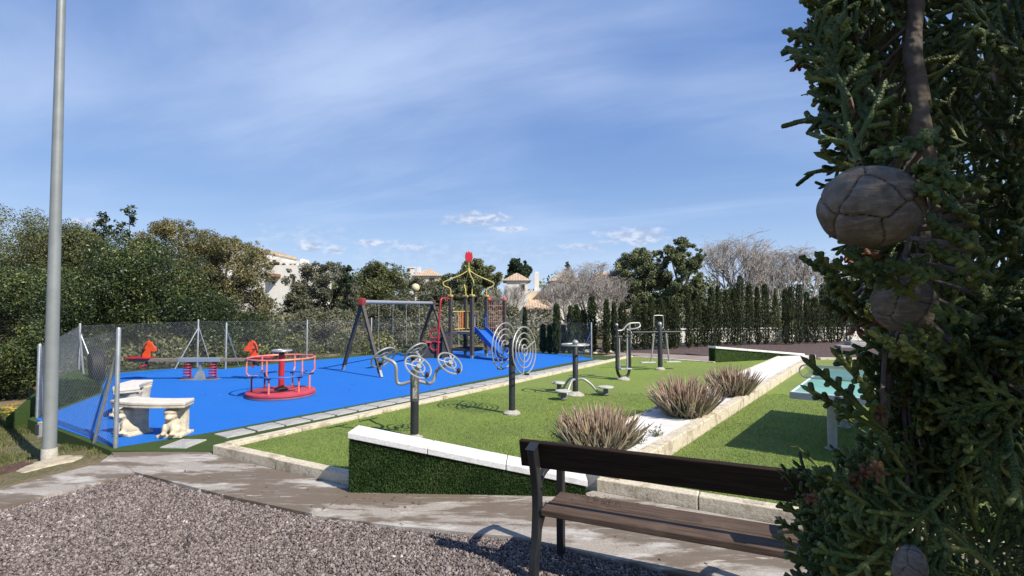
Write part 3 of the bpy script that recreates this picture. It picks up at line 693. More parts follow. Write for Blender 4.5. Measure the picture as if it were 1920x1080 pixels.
# ------------------------------------------------------------------ tyre standing by the fence
p = G(180, 717, .22); M3 = rot_to((.70, .71, .06)); o = thing('tyre', 'black rubber tyre standing on edge by the fence corner', 'tyre', (p.x, p.y, p.z))
MB().lathe([(.19, -.09), (.27, -.11), (.315, -.085), (.325, 0), (.315, .085), (.27, .11), (.19, .09), (.18, 0), (.19, -.09)], (0, 0, .325), 28, M3).build('tread', M_black, o, True)
MB().ring((0, 0, .325), .185, .014, M3).build('inner_bead', M_dark, o, True)
# ------------------------------------------------------------------ spring seesaw with horse heads
p = G(375, 712, .02); o = thing('spring_seesaw', 'spring seesaw with orange horse heads and red seats', 'seesaw', p, R(2))
Lh = 1.62; zb = .47
for s in (-1, 1):
    MB().box((s*(.48+Lh)/2, 0, zb), (Lh-.48, .13, .075)).build('beam', mat('weathered_plank', (.22, .18, .14), .75, 0, .3, 10, .3, 40), o, False, .006)
    st = MB(); st.prism([(s*(Lh-.50), -.13), (s*(Lh-.42), -.16), (s*Lh, -.17), (s*(Lh+.06), -.1), (s*(Lh+.06), .1), (s*Lh, .17), (s*(Lh-.42), .16), (s*(Lh-.50), .13)], zb+.039, zb+.07)
    st.build('seat', M_red, o, False, .008)
    # horse head: flat board cut to a horse's outline, facing the middle
    out = [(0, 0), (.17, 0), (.17, .12), (.19, .17), (.26, .15), (.315, .17), (.31, .22), (.25, .29), (.225, .34), (.19, .385), (.15, .40), (.125, .425), (.10, .40), (.06, .37), (.025, .31), (.005, .22), (-.005, .1)]
    x0 = s*(1.335); hh = MB(); hh.prism([(x, z) for x, z in out], -.018, .018, Matrix.Translation((x0, 0, zb+.039)) @ (Matrix.Scale(-s, 4, (1, 0, 0)) @ Matrix.Rotation(R(90), 4, 'X')))
    if s > 0: hh.f = [tuple(reversed(f)) for f in hh.f]
    hd = hh.build('horse_head', M_orange, o, False, .006)
    hx = x0-s*.08
    MB().tube([(hx+s*.02, -.16, zb+.25), (hx+s*.02, .16, zb+.25)], .014, 8).build('handlebar', M_dark, hd, True)
    mn = MB(); mn.sweep([(x0-s*.10, 0, zb+.39), (x0-s*.05, 0, zb+.33), (x0-s*.02, 0, zb+.22), (x0-s*.0, 0, zb+.16)], .044, .03, (0, 1, 0)); mn.build('mane', M_dark, hd)
    for yy in (-.0195, .0195): MB().ball((x0-s*.155, yy, zb+.335), .011, 8, None, (1, .4, 1)).build('eye', M_dark, hd, True)
    MB().tube(arc([(x0-s*.02, -.14, zb-.16), (x0-s*.09, -.10, zb-.12), (x0-s*.09, .10, zb-.12), (x0-s*.02, .14, zb-.16)]), .018, 8).build('foot_rest', M_red, o, True)
    MB().bar((x0-s*.09, 0, zb-.03), (x0-s*.09, 0, zb-.13), .04, .03).build('bracket', M_dark, o)
    cx = s*.295; sp_ = MB(); sp_.tube([(cx+.082*math.cos(t), .082*math.sin(t), .05+t/(2*math.pi)*.064) for t in np.linspace(0, 2*math.pi*5.4, 110)], .015, 8)
    sp_.build('coil_spring', mat('dark_red_spring', (.36, .02, .05), .4, 0, .2, 8), o, True)
    MB().box((cx, 0, .012), (.26, .26, .02)).build('base_plate', M_galv, o, False, .004)
MB().box((0, 0, zb+.003), (.97, .16, .095)).build('beam_bracket', mat('grey_blue_steel', (.30, .34, .38), .45, .3, .1, 5), o, False, .006)
MB().box((0, 0, .27), (.06, .06, .34)).build('post', M_galv, o, False, .004)
MB().prism([(-.15, -.12), (.15, -.12), (.15, .12), (-.15, .12)], 0, .02).add([(-.11, -.09, .02), (.11, -.09, .02), (.11, .09, .02), (-.11, .09, .02), (-.05, -.05, .2), (.05, -.05, .2), (.05, .05, .2), (-.05, .05, .2)],
    [(0, 1, 5, 4), (1, 2, 6, 5), (2, 3, 7, 6), (3, 0, 4, 7), (4, 5, 6, 7)]).build('pedestal', M_galv, o)
# ------------------------------------------------------------------ merry-go-round
p = G(527, 741, .02); o = thing('merry_go_round', 'red playground merry-go-round with blue ring seat and central wheel', 'merry-go-round', p, R(10)); RR = .63
MB().lathe([(.60, .02), (RR-.02, .03), (RR, .05), (RR, .085), (RR-.02, .10), (0, .105)], n=48).build('deck', mat('red_deck', (.50, .055, .075), .5, 0, .22, 7, .15, 60), o, True)
MB().lathe([(.63, .005), (RR+.006, .008), (RR+.006, .034), (.63, .034)], n=48).build('deck_skirt', mat('deck_skirt', (.26, .12, .17), .5, 0, .2, 8), o, True)
MB().lathe([(.055, .105), (.055, .80), (.0, .80)], n=18).build('column', M_red, o, True)
MB().lathe([(.125, .1), (.125, .125), (.095, .155), (.055, .16)], n=18).build('bearing_cap', M_black, o, True)
MB().lathe([(.05, .80), (.05, .835), (.0, .84)], n=16).build('collar', M_dark, o, True)
wh = MB().lathe([(.0, .845), (.13, .845), (.145, .86), (.13, .875), (0, .88)], n=24).build('hand_wheel', M_dark, o, True)
MB().ring((0, 0, .868), .175, .021, n=32).build('wheel_rim', M_silver, wh, True)
MB().ring((0, 0, .735), RR-.02, .017, n=48, k=8).build('hand_rail', M_pink, o, True)
for i in range(6):
    a = i*math.pi/3+.35; c, s = math.cos(a), math.sin(a); D = lambda r_, z: (c*r_, s*r_, z)
    MB().tube(arc([D(RR-.02, .735), D(RR-.02, .56), D(RR-.02, .47), D(RR-.06, .42), D(.54, .405)], 4), .0155, 8).build('rail_stanchion', M_pink, o, True)
    MB().tube([D(.52, .10), D(.52, .40)], .017, 8).build('leg', [M_pink, mat('dark_red_leg', (.20, .015, .03), .45, 0, .2, 8)][i in (2, 3)], o, True)
    MB().box(D(.52, .385), (.16, .05, .02), a).build('seat_bracket', M_dark, o)
for i in range(3):
    a0 = .35+i*2*math.pi/3-.06; n = 14; sg = math.pi/3+.12; pl = [(r_*math.cos(a0+sg*j/n), r_*math.sin(a0+sg*j/n)) for r_, js in ((.60, range(n+1)), (.40, range(n, -1, -1))) for j in js]
    MB().prism(pl, .40, .42).build('seat', M_bluep, o, False, .006)
MB().ring((0, 0, .405), .50, .014, n=40, k=8).build('seat_ring', M_bluep, o, True)
# ------------------------------------------------------------------ swing set
fL, fR = G(643, 694, .02), G(715, 708, .02); f3 = G(845, 673, .02); f4 = f3+(fL-fR)
ap1 = (fL+fR)/2; ap2 = (f3+f4)/2; HS = At(688, 566, ap1.y).z; u = (ap2-ap1).normalized(); hx_ = u
o = thing('swing_set', 'timber A-frame swing set with silver top beam and red end joint', 'swing', (ap1+ap2)/2); base = o.location.copy()
def rel(v): return Vector(v)-base
a1, a2 = rel((ap1.x, ap1.y, HS)), rel((ap2.x, ap2.y, HS))
for f, a in ((fL, a1), (fR, a1), (f3, a2), (f4, a2)):
    f_ = rel(f); d = (a-f_); 
    lg = MB().bar(f_+d*.06, a+Vector((0, 0, -.02)), .082, .082).build('leg', M_timber, o, False, .008)
    MB().bar(f_+d*.0, f_+d*.085, .06, .088).build('foot_shoe', M_tedge, lg, False, .004)
for a, m in ((a1, M_red), (a2, M_timber)):
    M3 = Matrix((u, Vector((-u.y, u.x, 0)), (0, 0, 1))).transposed()
    MB().box(a+Vector((0, 0, .0)), (.16, .17, .20), M=M3).build('joint_cap', mat('dull_red_joint', (.27, .035, .028), .55, 0, .25, 8) if m is M_red else m, o, False, .03)
MB().tube([a1+u*.1, a2-u*.1], .052, 12).build('top_beam', M_silver, o, True)
SL = (ap2-ap1).length
for k, (ta, tb) in enumerate(((.19, .37), (.56, .76))):
    for t in (ta, tb):
        q = a1+u*SL*t; nn = 46; ch = MB()
        MB().box(q+Vector((0, 0, -.075)), (.03, .05, .06)).build('hanger', M_galv, o)
        P = []; r_ = .011
        for i in range(nn):
            z = HS-.11-i*.027; cen = q.copy(); cen.z = z; ax = u if i % 2 else Vector((-u.y, u.x, 0))
            P.append([tuple(cen+ax*.009*math.cos(w_)+Vector((0, 0, .018*math.sin(w_)))) for w_ in np.linspace(0, 2*math.pi, 8)])
        V, Q = batch_tubes(np.array(P), .0032, 4); np_mesh('chain', V, Q, M_galv, o)
    qa, qb = a1+u*SL*ta, a1+u*SL*tb; c = (qa+qb)/2; c.z = HS-.11-46*.027-.02
    MB().box(c, ((qb-qa).length+.04, .19, .045), M=Matrix((u, Vector((-u.y, u.x, 0)), (0, 0, 1))).transposed()).build('swing_seat', M_black, o, False, .015)
# ------------------------------------------------------------------ play tower with slide
c = Vector((-1.50, 17.75, .02)); aD = 15
o = thing('play_tower', 'wooden play tower with blue slide, yellow crown of pipes and red tulip', 'play tower', c); RT = .63
cor = {k: Vector((RT*math.cos(R(aD+i*90)), RT*math.sin(R(aD+i*90)), 0)) for i, k in enumerate(('r', 'b', 'l', 'f'))}
Rz = Matrix.Rotation(R(aD+45), 3, 'Z'); HT = At(880, 557, 17.2).z
for k, v in cor.items():
    ps = MB().box(v+Vector((0, 0, HT/2+.06)), (.115, .115, HT-.12), M=Rz).build('post', M_timber, o, False, .01)
    MB().box(v+Vector((0, 0, .09)), (.08, .08, .22), M=Rz).build('post_shoe', M_galv, ps)
    MB().box(v+Vector((0, 0, HT+.03)), (.15, .15, .075), M=Rz).build('post_cap', M_yellow, ps, False, .02)
    d = v.normalized(); top = Vector((0, 0, 2.98))
    MB().tube(arc([v+Vector((0, 0, HT+.05)), v+Vector((0, 0, HT+.22)), v+d*.05+Vector((0, 0, HT+.30)), v+d*.20+Vector((0, 0, HT+.36)), v+d*.26+Vector((0, 0, HT+.44)), v+d*.20+Vector((0, 0, HT+.52)), v*.5+Vector((0, 0, HT+.52+(2.98-HT-.52)*.56)), d*.03+top], 5), .021, 8).build('crown_pipe', M_yellow, o, True)
MB().lathe([(.05, 2.92), (.06, 2.98), (.05, 3.04), (.02, 3.06), (.016, 3.32), (.0, 3.33)], n=12).build('finial_stem', M_yellow, o, True)
tl = [(0, 0), (.06, .01), (.115, .07), (.135, .17), (.125, .27), (.10, .345), (.07, .36), (.055, .31), (.035, .35), (0, .385), (-.035, .35), (-.055, .31), (-.07, .36), (-.10, .345), (-.125, .27), (-.135, .17), (-.115, .07), (-.06, .01)]
MB().prism(tl, -.025, .025, Matrix.Translation((0, 0, 3.28)) @ Matrix.Rotation(R(8), 4, 'Z') @ Matrix.Rotation(R(90), 4, 'X')).build('tulip', mat('tulip_red', (.52, .016, .03), .45, 0, .15, 6), o, False, .012)
side = 2*RT/math.sqrt(2); zp = .84
MB().box((0, 0, zp), (side-.07, side-.07, .075), M=Rz).build('deck', mat('pale_deck', (.28, .24, .19), .75, 0, .3, 9), o, False, .006)
for a, b in (('f', 'l'), ('f', 'r'), ('b', 'r'), ('b', 'l')): MB().bar(cor[a]+Vector((0, 0, .27)), cor[b]+Vector((0, 0, .27)), .05, .09).build('cross_beam', M_timber, o, False, .006)
for k, kk in (('l', 'b'), ('b', 'r')):
    a, b = cor[k], cor[kk]; MB().tube([a+Vector((0, 0, 1.56)), b+Vector((0, 0, 1.56))], .02, 8).build('guard_rail', M_yellow, o, True)
    MB().tube([a+Vector((0, 0, .95)), b+Vector((0, 0, .95))], .018, 8).build('guard_rail', M_yellow, o, True)
a, b = cor['b'], cor['r']
for t in (.15, .38, .62, .85):
    q = a.lerp(b, t*.72); MB().tube([q+Vector((0, 0, .95)), q+Vector((0, 0, 1.56))], .018, 8).build('guard_bar', M_yellow, o, True)
a, b = cor['l'], cor['b']
for t in (.52, .66, .8):
    q = a.lerp(b, t); MB().tube([q+Vector((0, 0, .95)), q+Vector((0, 0, 1.56))], .019, 8).build('guard_bar', mat('orange_bar', (.62, .22, .05), .45, 0, .1, 8), o, True)
MB().tube([cor['l'].lerp(cor['b'], .1)+Vector((0, 0, .9)), cor['l'].lerp(cor['b'], .1)+Vector((0, 0, 1.5))], .022, 8).build('hand_grip', M_red, o, True)
# slide
n = (cor['f']+cor['r'])/2; dn = Vector((.64, -.77, 0)).normalized(); st = n+dn*.02+Vector((0, 0, zp+.03)); pr = [st, st+dn*.14, st+dn*1.30+Vector((0, 0, -.70)), st+dn*1.55+Vector((0, 0, -.75))]
sv2 = Vector((-dn.y, dn.x, 0)); sl_ = MB(); sl_.sweep(arc(pr, 5), .46, .03, sv2)
so_ = sl_.build('slide', M_bluep, o)
for s in (-1, 1):
    q = [Vector(x)+sv2*s*.23+Vector((0, 0, .06)) for x in pr]; MB().sweep(arc(q, 5), .035, .16, sv2).build('slide_side', M_bluep, so_, False, .008)
MB().bar(pr[3]+Vector((0, 0, -.02))-dn*.1, pr[3]-dn*.1+Vector((0, 0, -.14)), .3, .05).build('slide_foot', M_bluep, so_)
for kk in ('f', 'r'):
    q = cor[kk]*.80+n*.25; MB().tube(arc([q+Vector((0, 0, zp+.05)), q+Vector((0, 0, 1.35)), q+dn*.04+Vector((0, 0, 1.45)), q+dn*.10+Vector((0, 0, 1.46))], 4), .025, 8).build('slide_handle', M_bluep, so_, True)
# net bridge frame
far = cor['r']+Vector((.62, .35, 0)); zt = HT-.09
MB().box(far+Vector((0, 0, zt/2)), (.11, .11, zt+.1), M=Rz).build('post', M_timber, o, False, .01)
MB().bar(cor['r']+Vector((0, 0, zt)), far+Vector((0, 0, zt)), .09, .09).build('top_beam', M_timber, o, False, .01)
for q in (cor['r'].lerp(far, .13), far): MB().ball(q+Vector((0, 0, zt)), .085, 10).build('joint_ball', M_red if 0 else mat('orange_red_joint', (.55, .07, .035), .5, 0, .2, 8), o, True)
P = []
for i in range(7):
    t = .16+i*.115; q = cor['r'].lerp(far, t); P.append([tuple(q+Vector((0, 0, z))) for z in np.linspace(zt, .25, 6)])
for j in range(9):
    z = zt-.2-j*.19; P.append([tuple(cor['r'].lerp(far, t)+Vector((0, 0, z-.02*math.sin(t*3.14)))) for t in np.linspace(.1, .96, 6)])
V, Q = batch_tubes(np.array(P), .008, 5); np_mesh('climbing_net', V, Q, M_net, o, True)
# red climbing pole and step ramp on the left
q = cor['l']+Vector((-.32, -.35, 0))
MB().tube(arc([cor['l']+Vector((0, 0, HT-.08)), q*.75+cor['l']*.25+Vector((0, 0, HT-.06)), q+Vector((.02, 0, HT-.2)), q+Vector((0, 0, HT-.5)), q+Vector((-.03, 0, .9)), q+Vector((-.06, 0, 0))], 5), .030, 10).build('climbing_pole', M_red, o, True)
for z in (.82, .42): MB().ring(q+Vector((-.17, 0, z)), .15, .022, Matrix.Rotation(R(90), 3, 'X'), 20, 8, R(30), R(320)).build('climbing_loop', M_red, o, True)
rp = MB(); w_ = Vector((-.35, .94, 0)).normalized(); lx = Vector((-.94, -.35, 0)).normalized(); b_ = cor['l']+Vector((-.1, .25, 0))
A = [b_+Vector((0, 0, zp)), b_+lx*.55+Vector((0, 0, .52)), b_+lx*1.25+Vector((0, 0, .0))]
rp.sweep([A[1]-lx*.02, A[1]+(A[2]-A[1])*.5, A[2]], .75, .05, w_); rp.sweep([A[0], A[1]+lx*.1], .75, .05, w_)
for s in (-1, 1):
    pl_ = [(b_+w_*s*.35), (b_+w_*s*.35+Vector((0, 0, zp-.05))), (b_+w_*s*.35+lx*.6+Vector((0, 0, .45))), (b_+w_*s*.35+lx*1.2)]; vv = pl_+[p_+w_*.03 for p_ in pl_]
    rp.add(vv, [(0, 1, 2, 3), (7, 6, 5, 4), (0, 4, 5, 1), (1, 5, 6, 2), (2, 6, 7, 3), (3, 7, 4, 0)])
rp.build('step_ramp', M_slate, o)
MB().box(b_+lx*.62+Vector((0, 0, .535)), (.5, .8, .045), M=Matrix((lx, w_, (0, 0, 1))).transposed()).build('step_tread', mat('faded_red_tread', (.34, .07, .06), .6, 0, .2, 8), o, False, .006)
# ------------------------------------------------------------------ outdoor gym machines on the lawn
def wheel(mb, c, n, Rr, rings, spokes, r=.011, a0=0.):
    M3 = rot_to(n)
    for f in rings: mb.ring(c, Rr*f, r if f == 1 else r*.85, M3, 32, 6)
    for i in range(spokes):
        a = a0+i*2*math.pi/spokes; mb.tube([Vector(c)+M3 @ Vector((.03*math.cos(a), .03*math.sin(a), 0)), Vector(c)+M3 @ Vector((Rr*math.cos(a), Rr*math.sin(a), 0))], r*.9, 6)
    mb.lathe([(.035, -.02), (.035, .02)], c, 12, M3)
    return M3
p = G(777, 821, LZ); o = thing('arm_wheel_machine', 'outdoor tai chi machine with four tilted silver hand wheels on curved arms', 'gym machine', p)
MB().lathe([(.053, .0), (.053, .50), (.053, .505)], n=18).build('post', M_dark, o, True)
MB().lathe([(.057, .47), (.057, .84), (.045, .87), (.0, .885)], n=18).build('post_sleeve', mat('brown_grey_sleeve', (.12, .115, .105), .4, .3, .3, 12), o, True)
MB().lathe([(.11, -.02), (.11, .012), (.06, .03), (.054, .05)], n=18).build('base_flange', M_basep, o, True)
MB().box((.012, -.0575, .62), (.055, .006, .22)).build('instruction_plate', mat('printed_plate', (.40, .40, .36), .4, 0, .6, 40), o)
a_ = Vector((.77, -.63, 0)); b_ = Vector((.63, .77, 0))
n34 = Vector((.55, -.47, .69)); n12 = Vector((-.60, .45, .66)); hub = Vector((0, 0, .80))
for (side_, q, z, nn, rr) in ((1, -.26, .955, n34, .172), (1, .27, .955, n34, .172), (-1, -.27, 1.03, n12, .170), (-1, .27, 1.055, n12, .170)):
    cc = a_*side_*(.37 if side_ > 0 else .30)+b_*q+Vector((0, 0, z)); nn = nn.normalized()
    pt = [hub+Vector((0, 0, -.08))+b_*q*.15+a_*side_*.03, hub+a_*side_*.16+b_*q*.55+Vector((0, 0, -.10)), cc*.75+Vector((0, 0, .0))+a_*side_*.0-nn*.10+Vector((0, 0, z*.25-.02)), cc-nn*.015]
    am = MB().tube(arc(pt, 6), .022, 10).build('arm', M_silver, o, True)
    mb = MB(); M3 = wheel(mb, cc, nn, rr, (1, .5), 3, .012, .6 if side_ > 0 else 2.2); wo_ = mb.build('hand_wheel', M_silver, o, True)
    kb = cc+M3 @ Vector((rr*.93*math.cos(.3), rr*.93*math.sin(.3), .03))
    down = Vector((0, 0, -1)) - nn*Vector((0, 0, -1)).dot(nn); down.normalize(); kb = cc+(down*.92+Vector((.2, 0, 0)))*rr*.9+nn*.03
    MB().ball(kb, .026, 10, None, (1, 1, 1.3)).build('knob', M_black, wo_, True)
p = G(960, 776, LZ); o = thing('big_wheel_machine', 'outdoor gym machine with two big silver spoked wheels on a dark post', 'gym machine', p)
MB().lathe([(.05, .0), (.05, 1.16), (.04, 1.185), (0, 1.19)], n=18).build('post', M_dark, o, True)
MB().lathe([(.135, -.03), (.135, .02), (.10, .045), (.055, .06)], n=20).build('footing', M_basep, o, True)
nn = Vector((.86, -.51, .0)).normalized()
for s, dz in ((1, 0), (-1, .055)):
    cc = nn*s*.185+Vector((.035, 0, 1.0+dz)); mb = MB(); wheel(mb, cc, nn+Vector((0, 0, .05*s)), .365, (1, .74, .5, .24), 3, .0115, .35); w1 = mb.build('spoked_wheel', M_silver, o, True)
    MB().tube([Vector((0, 0, 1.0+dz)), cc+nn*s*.03], .022, 10).build('axle', M_dark, w1, True)
    q = cc+Vector((0, 0, -.36))+Vector((-nn.y, nn.x, 0))*(-.04); MB().tube([q, q+nn*s*.10], .016, 8).build('grip', M_black, w1, True)
p = G(1079, 741, LZ); o = thing('waist_twister', 'waist twister machine with a flat hand wheel and three foot discs', 'gym machine', p)
MB().lathe([(.052, .0), (.052, .94), (.04, .955)], n=18).build('post', M_dark, o, True)
MB().lathe([(.17, -.02), (.17, .012), (.11, .05), (.058, .075)], n=20).build('footing', M_basep, o, True)
w1 = MB().ring((0, 0, .955), .255, .017, None, 36, 8)
for i in range(3):
    t = i*2.094+.5; w1.tube([(0, 0, .955), (.25*math.cos(t), .25*math.sin(t), .955)], .012, 6)
w1 = w1.build('hand_wheel', M_silver, o, True)
MB().ball((0, 0, 1.0), .062, 14, None, (1, 1, .8)).build('dome_cap', M_silver, o, True)
for i, (t, m) in enumerate(((-.06, 1), (2.05, 1), (4.2, 1))):
    d = Vector((math.cos(t), math.sin(t), 0)); am = MB().tube(arc([d*.04+Vector((0, 0, .30)), d*.16+Vector((0, 0, .30)), d*.30+Vector((0, 0, .20)), d*.42+Vector((0, 0, .07)), d*.56+Vector((0, 0, .045))], 5), .024, 10).build('arm', M_silver, o, True)
    f = d*.57; MB().lathe([(.05, .0), (.075, .02), (.05, .04), (.045, .13), (.08, .14)], f, 14).build('pedestal', mat('mid_grey_paint', (.14, .14, .13), .5, 0, .2, 9), o, True)
    MB().lathe([(.08, .142), (.145, .148), (.150, .160), (.145, .172), (0, .176)], f, 22).build('foot_disc', mat('pale_foot_disc', (.50, .48, .42), .6, 0, .2, 9), o, True)
p = G(1169, 712, LZ); o = thing('stride_machine', 'tall U-framed stepping machine with silver handlebars, beside the twister', 'gym machine', p); wv = Vector((.96, .28, 0)).normalized()
hw = .165; U_ = [wv*-hw+Vector((0, 0, 1.24)), wv*-hw+Vector((0, 0, .6)), wv*-hw+Vector((0, 0, .30)), wv*-hw*.8+Vector((0, 0, .14)), wv*-.06+Vector((0, 0, .065)), wv*.06+Vector((0, 0, .065)), wv*hw*.8+Vector((0, 0, .14)), wv*hw+Vector((0, 0, .30)), wv*hw+Vector((0, 0, .6)), wv*hw+Vector((0, 0, 1.12))]
MB().tube(arc(U_, 5), .034, 12).build('frame', M_dark, o, True)
MB().lathe([(.15, -.02), (.15, .02), (.09, .06), (.05, .075)], n=18).build('footing', M_basep, o, True)
MB().ball(U_[0]+Vector((0, 0, .02)), .04, 10).build('cap', M_silver, o, True)
fwd_ = Vector((-.28, .96, 0))
for s in (-1, 1):
    q = wv*hw*s*.62; MB().tube([q+Vector((0, 0, 1.0)), q+Vector((0, 0, .30)), q+Vector((0, 0, .27))+wv*-s*.02], .02, 10).build('swing_arm', M_silver, o, True)
    MB().box(q*.6+Vector((0, 0, .26)), (.16, .30, .03), math.atan2(wv.y, wv.x)).build('foot_pedal', M_silver, o, False, .008)
    MB().tube([wv*hw*s*1.25+Vector((0, 0, .99)), wv*hw*s*.3+Vector((0, 0, .99))], .028, 10).build('pivot', M_dark, o, True)
MB().tube(arc([wv*-hw+Vector((0, 0, 1.13)), wv*-.02+Vector((0, 0, 1.14)), wv*.10+Vector((0, 0, 1.25)), wv*.20+Vector((0, 0, 1.295)), wv*.42+Vector((0, 0, 1.30))], 5), .019, 10).build('handlebar', M_silver, o, True)
MB().tube(arc([wv*.42+Vector((0, 0, 1.30)), wv*.40+fwd_*-.06+Vector((0, 0, 1.22)), wv*.28+fwd_*-.05+Vector((0, 0, 1.17)), wv*hw+Vector((0, 0, 1.16))], 5), .019, 10).build('handlebar', M_silver, o, True)
MB().tube([wv*hw+Vector((0, 0, 1.1)), wv*hw+Vector((0, 0, 1.28))], .022, 10).build('handle_post', M_silver, o, True)
p = G(1238, 693, LZ); o = thing('air_walker', 'air walker machine with two hanging footplates, farthest on the lawn', 'gym machine', p); wv = Vector((.98, .2, 0)).normalized(); fw = Vector((-.2, .98, 0))
MB().lathe([(.062, .0), (.062, 1.17), (.05, 1.19)], n=16).build('post', M_dark, o, True)
MB().ball((0, 0, 1.215), .06, 12).build('cap', M_silver, o, True)
MB().lathe([(.13, -.02), (.13, .02), (.07, .07)], n=16).build('footing', M_basep, o, True)
MB().tube([wv*-.78+Vector((0, 0, 1.0)), wv*.62+Vector((0, 0, 1.0))], .027, 10).build('cross_bar', M_dark, o, True)
MB().tube(arc([wv*-.12+fw*.1+Vector((0, 0, 1.12)), wv*-.12+fw*.1+Vector((0, 0, 1.40)), wv*-.08+fw*.1+Vector((0, 0, 1.44)), wv*.12+fw*.1+Vector((0, 0, 1.44)), wv*.15+fw*.1+Vector((0, 0, 1.40)), wv*.15+fw*.1+Vector((0, 0, 1.12)), wv*.05+fw*.02+Vector((0, 0, 1.10))], 4), .011, 8).build('grab_frame', M_silver, o, True)
for s in (-1, 1):
    MB().tube([wv*s*.17+Vector((0, 0, 1.0)), wv*s*.26+Vector((0, 0, .22))], .024, 8).build('swing_arm', M_silver, o, True)
    MB().box(wv*s*.36+Vector((0, 0, .20)), (.42, .15, .03), math.atan2(wv.y, wv.x)).build('foot_plate', mat('pale_foot_disc', (.5, .48, .42)), o, False, .01)
    MB().lathe([(.035, -.05), (.035, .05)], wv*s*.17+Vector((0, 0, 1.0)), 12, rot_to(wv)).build('pivot', M_dark, o, True)
# ------------------------------------------------------------------ table tennis table, and the wheel machine behind it
NL = G(1480, 735, .78); tl_, tw_ = Vector((.61, .79, 0)).normalized(), Vector((.79, -.61, 0)).normalized()
o = thing('table_tennis_table', 'outdoor table tennis table with green top on grey legs, beside the conifer', 'table', (NL.x, NL.y, .05), math.atan2(tl_.y, tl_.x))
# local x along the length, local -y across
LT, WT = 2.74, 1.525; zt = .73
MB().box((LT/2, -WT/2, zt-.012), (LT-.05, WT-.05, .03)).build('top', M_ttop, o, False, .003)
fr = MB()
for (x, y, a, b) in ((LT/2, -.012, LT, .024), (LT/2, -WT+.012, LT, .024), (.012, -WT/2, .024, WT-.048), (LT-.012, -WT/2, .024, WT-.048)): fr.box((x, y, zt-.034), (a, b, .075))
fr.build('frame', M_tedge, o, False, .004)
ln = MB()
for (x, y, a, b) in ((LT/2, -.025, LT-.01, .022), (LT/2, -WT+.025, LT-.01, .022), (.025, -WT/2, .022, WT-.075), (LT-.025, -WT/2, .022, WT-.075), (LT/2, -WT/2, LT-.1, .004)): ln.box((x, y, zt+.0055), (a, b, .003))
ln.build('edge_line', M_tline, o)
# perforated steel net with rounded ends, standing out past the table edges
nh, ne = .085, .10; zc = zt+.015+nh; pth = [(LT/2, ne*1.+nh*math.sin(a)*.0, 0) for a in ()]
ol = [(LT/2, ne-nh+nh*math.cos(a), zc+nh*math.sin(a)) for a in np.linspace(-math.pi/2, math.pi/2, 10)]+[(LT/2, -WT-ne+nh-nh*math.cos(a), zc+nh*math.sin(a)) for a in np.linspace(math.pi/2, -math.pi/2, 10)]
nt_ = MB().tube(ol, .010, 8, closed=True).build('net', M_silver, o, True); P = []
for i in range(-4, 190):
    y0 = ne-.01-i*.0105*1.6
    for sg in (-1, 1):
        ya, yb = y0, y0+sg*nh*1.9
        if max(ya, yb) < ne-.03 and min(ya, yb) > -WT-ne+.03: P.append([(LT/2, ya, zc-nh*.95), (LT/2, (ya+yb)/2, zc), (LT/2, yb, zc+nh*.95)])
V, Q = batch_tubes(np.array(P), .0022, 4); np_mesh('mesh_infill', V, Q, M_galv, nt_)
for x in (.66, LT-.66):
    for y in (-.34, -WT+.34):
        lg = MB().lathe([(.052, 0), (.052, zt-.05)], (x, y, 0), 16).build('leg', M_tedge, o, True)
        MB().lathe([(.085, 0), (.085, .012), (.055, .02)], (x, y, 0), 16).build('foot_flange', M_tedge, lg, True)
    MB().box((x, -WT/2, zt-.075), (.08, WT-.35, .05)).build('cross_member', M_tedge, o, False, .005)
# ------------------------------------------------------------------ bench in the foreground
F = G(990, 1084, -.02); o = thing('park_bench', 'brown plank bench with black iron frame seen from behind, on the gravel', 'bench', (F.x, F.y, -.02), math.atan2(-.408, .913))
pr = Matrix.Rotation(R(-16), 3, 'X')
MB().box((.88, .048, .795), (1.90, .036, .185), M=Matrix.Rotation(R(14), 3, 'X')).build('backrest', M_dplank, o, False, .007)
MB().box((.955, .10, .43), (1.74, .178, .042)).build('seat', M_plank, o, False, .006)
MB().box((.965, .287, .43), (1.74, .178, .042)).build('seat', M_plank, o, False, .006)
for x in (.045, 1.66):
    fo_ = MB(); fo_.sweep(arc([(x, -.015, 0), (x, .0, .10), (x, .035, .25), (x, .055, .42), (x, .048, .55), (x, .015, .70), (x, -.035, .865)], 5), .05, .08)
    fr_ = fo_.build('end_frame', M_benchiron, o, False, .008)
    MB().sweep([(x+.045, .405, 0), (x+.045, .40, .3), (x+.045, .405, .645)], .05, .062).build('front_leg', M_benchiron, o, False, .008)
    MB().sweep(arc([(x, .07, .56), (x, .13, .635), (x+.02, .24, .675), (x+.035, .34, .675), (x+.045, .435, .645)], 5), .048, .034).build('armrest', M_benchiron, o, False, .008)
    MB().sweep([(x+.01, .06, .395), (x+.045, .42, .395)], .045, .028).build('seat_rail', M_benchiron, o, False, .004)
    MB().sweep(arc([(x, .045, .20), (x, .085, .30), (x, .16, .365), (x, .26, .385)], 5), .04, .03).build('brace', M_benchiron, o, False, .004)
    MB().box((x, .022, .80), (.03, .012, .13), M=Matrix.Rotation(R(14), 3, 'X')).build('back_bracket', M_benchiron, o, False, .003)
mb = MB()
for x in (.06, .13, .16): pass
r_ = random.Random(4); P = []
for i in range(60):
    x, y = .42+r_.gauss(0, .09), .30+r_.gauss(0, .035); a = r_.uniform(0, 6.28); l = r_.uniform(.008, .022); z = .458+r_.uniform(0, .008)
    P.append([(x, y, z), (x+l*math.cos(a)*.5, y+l*math.sin(a)*.5, z+.004), (x+l*math.cos(a), y+l*math.sin(a), z+r_.uniform(-.002, .006))])
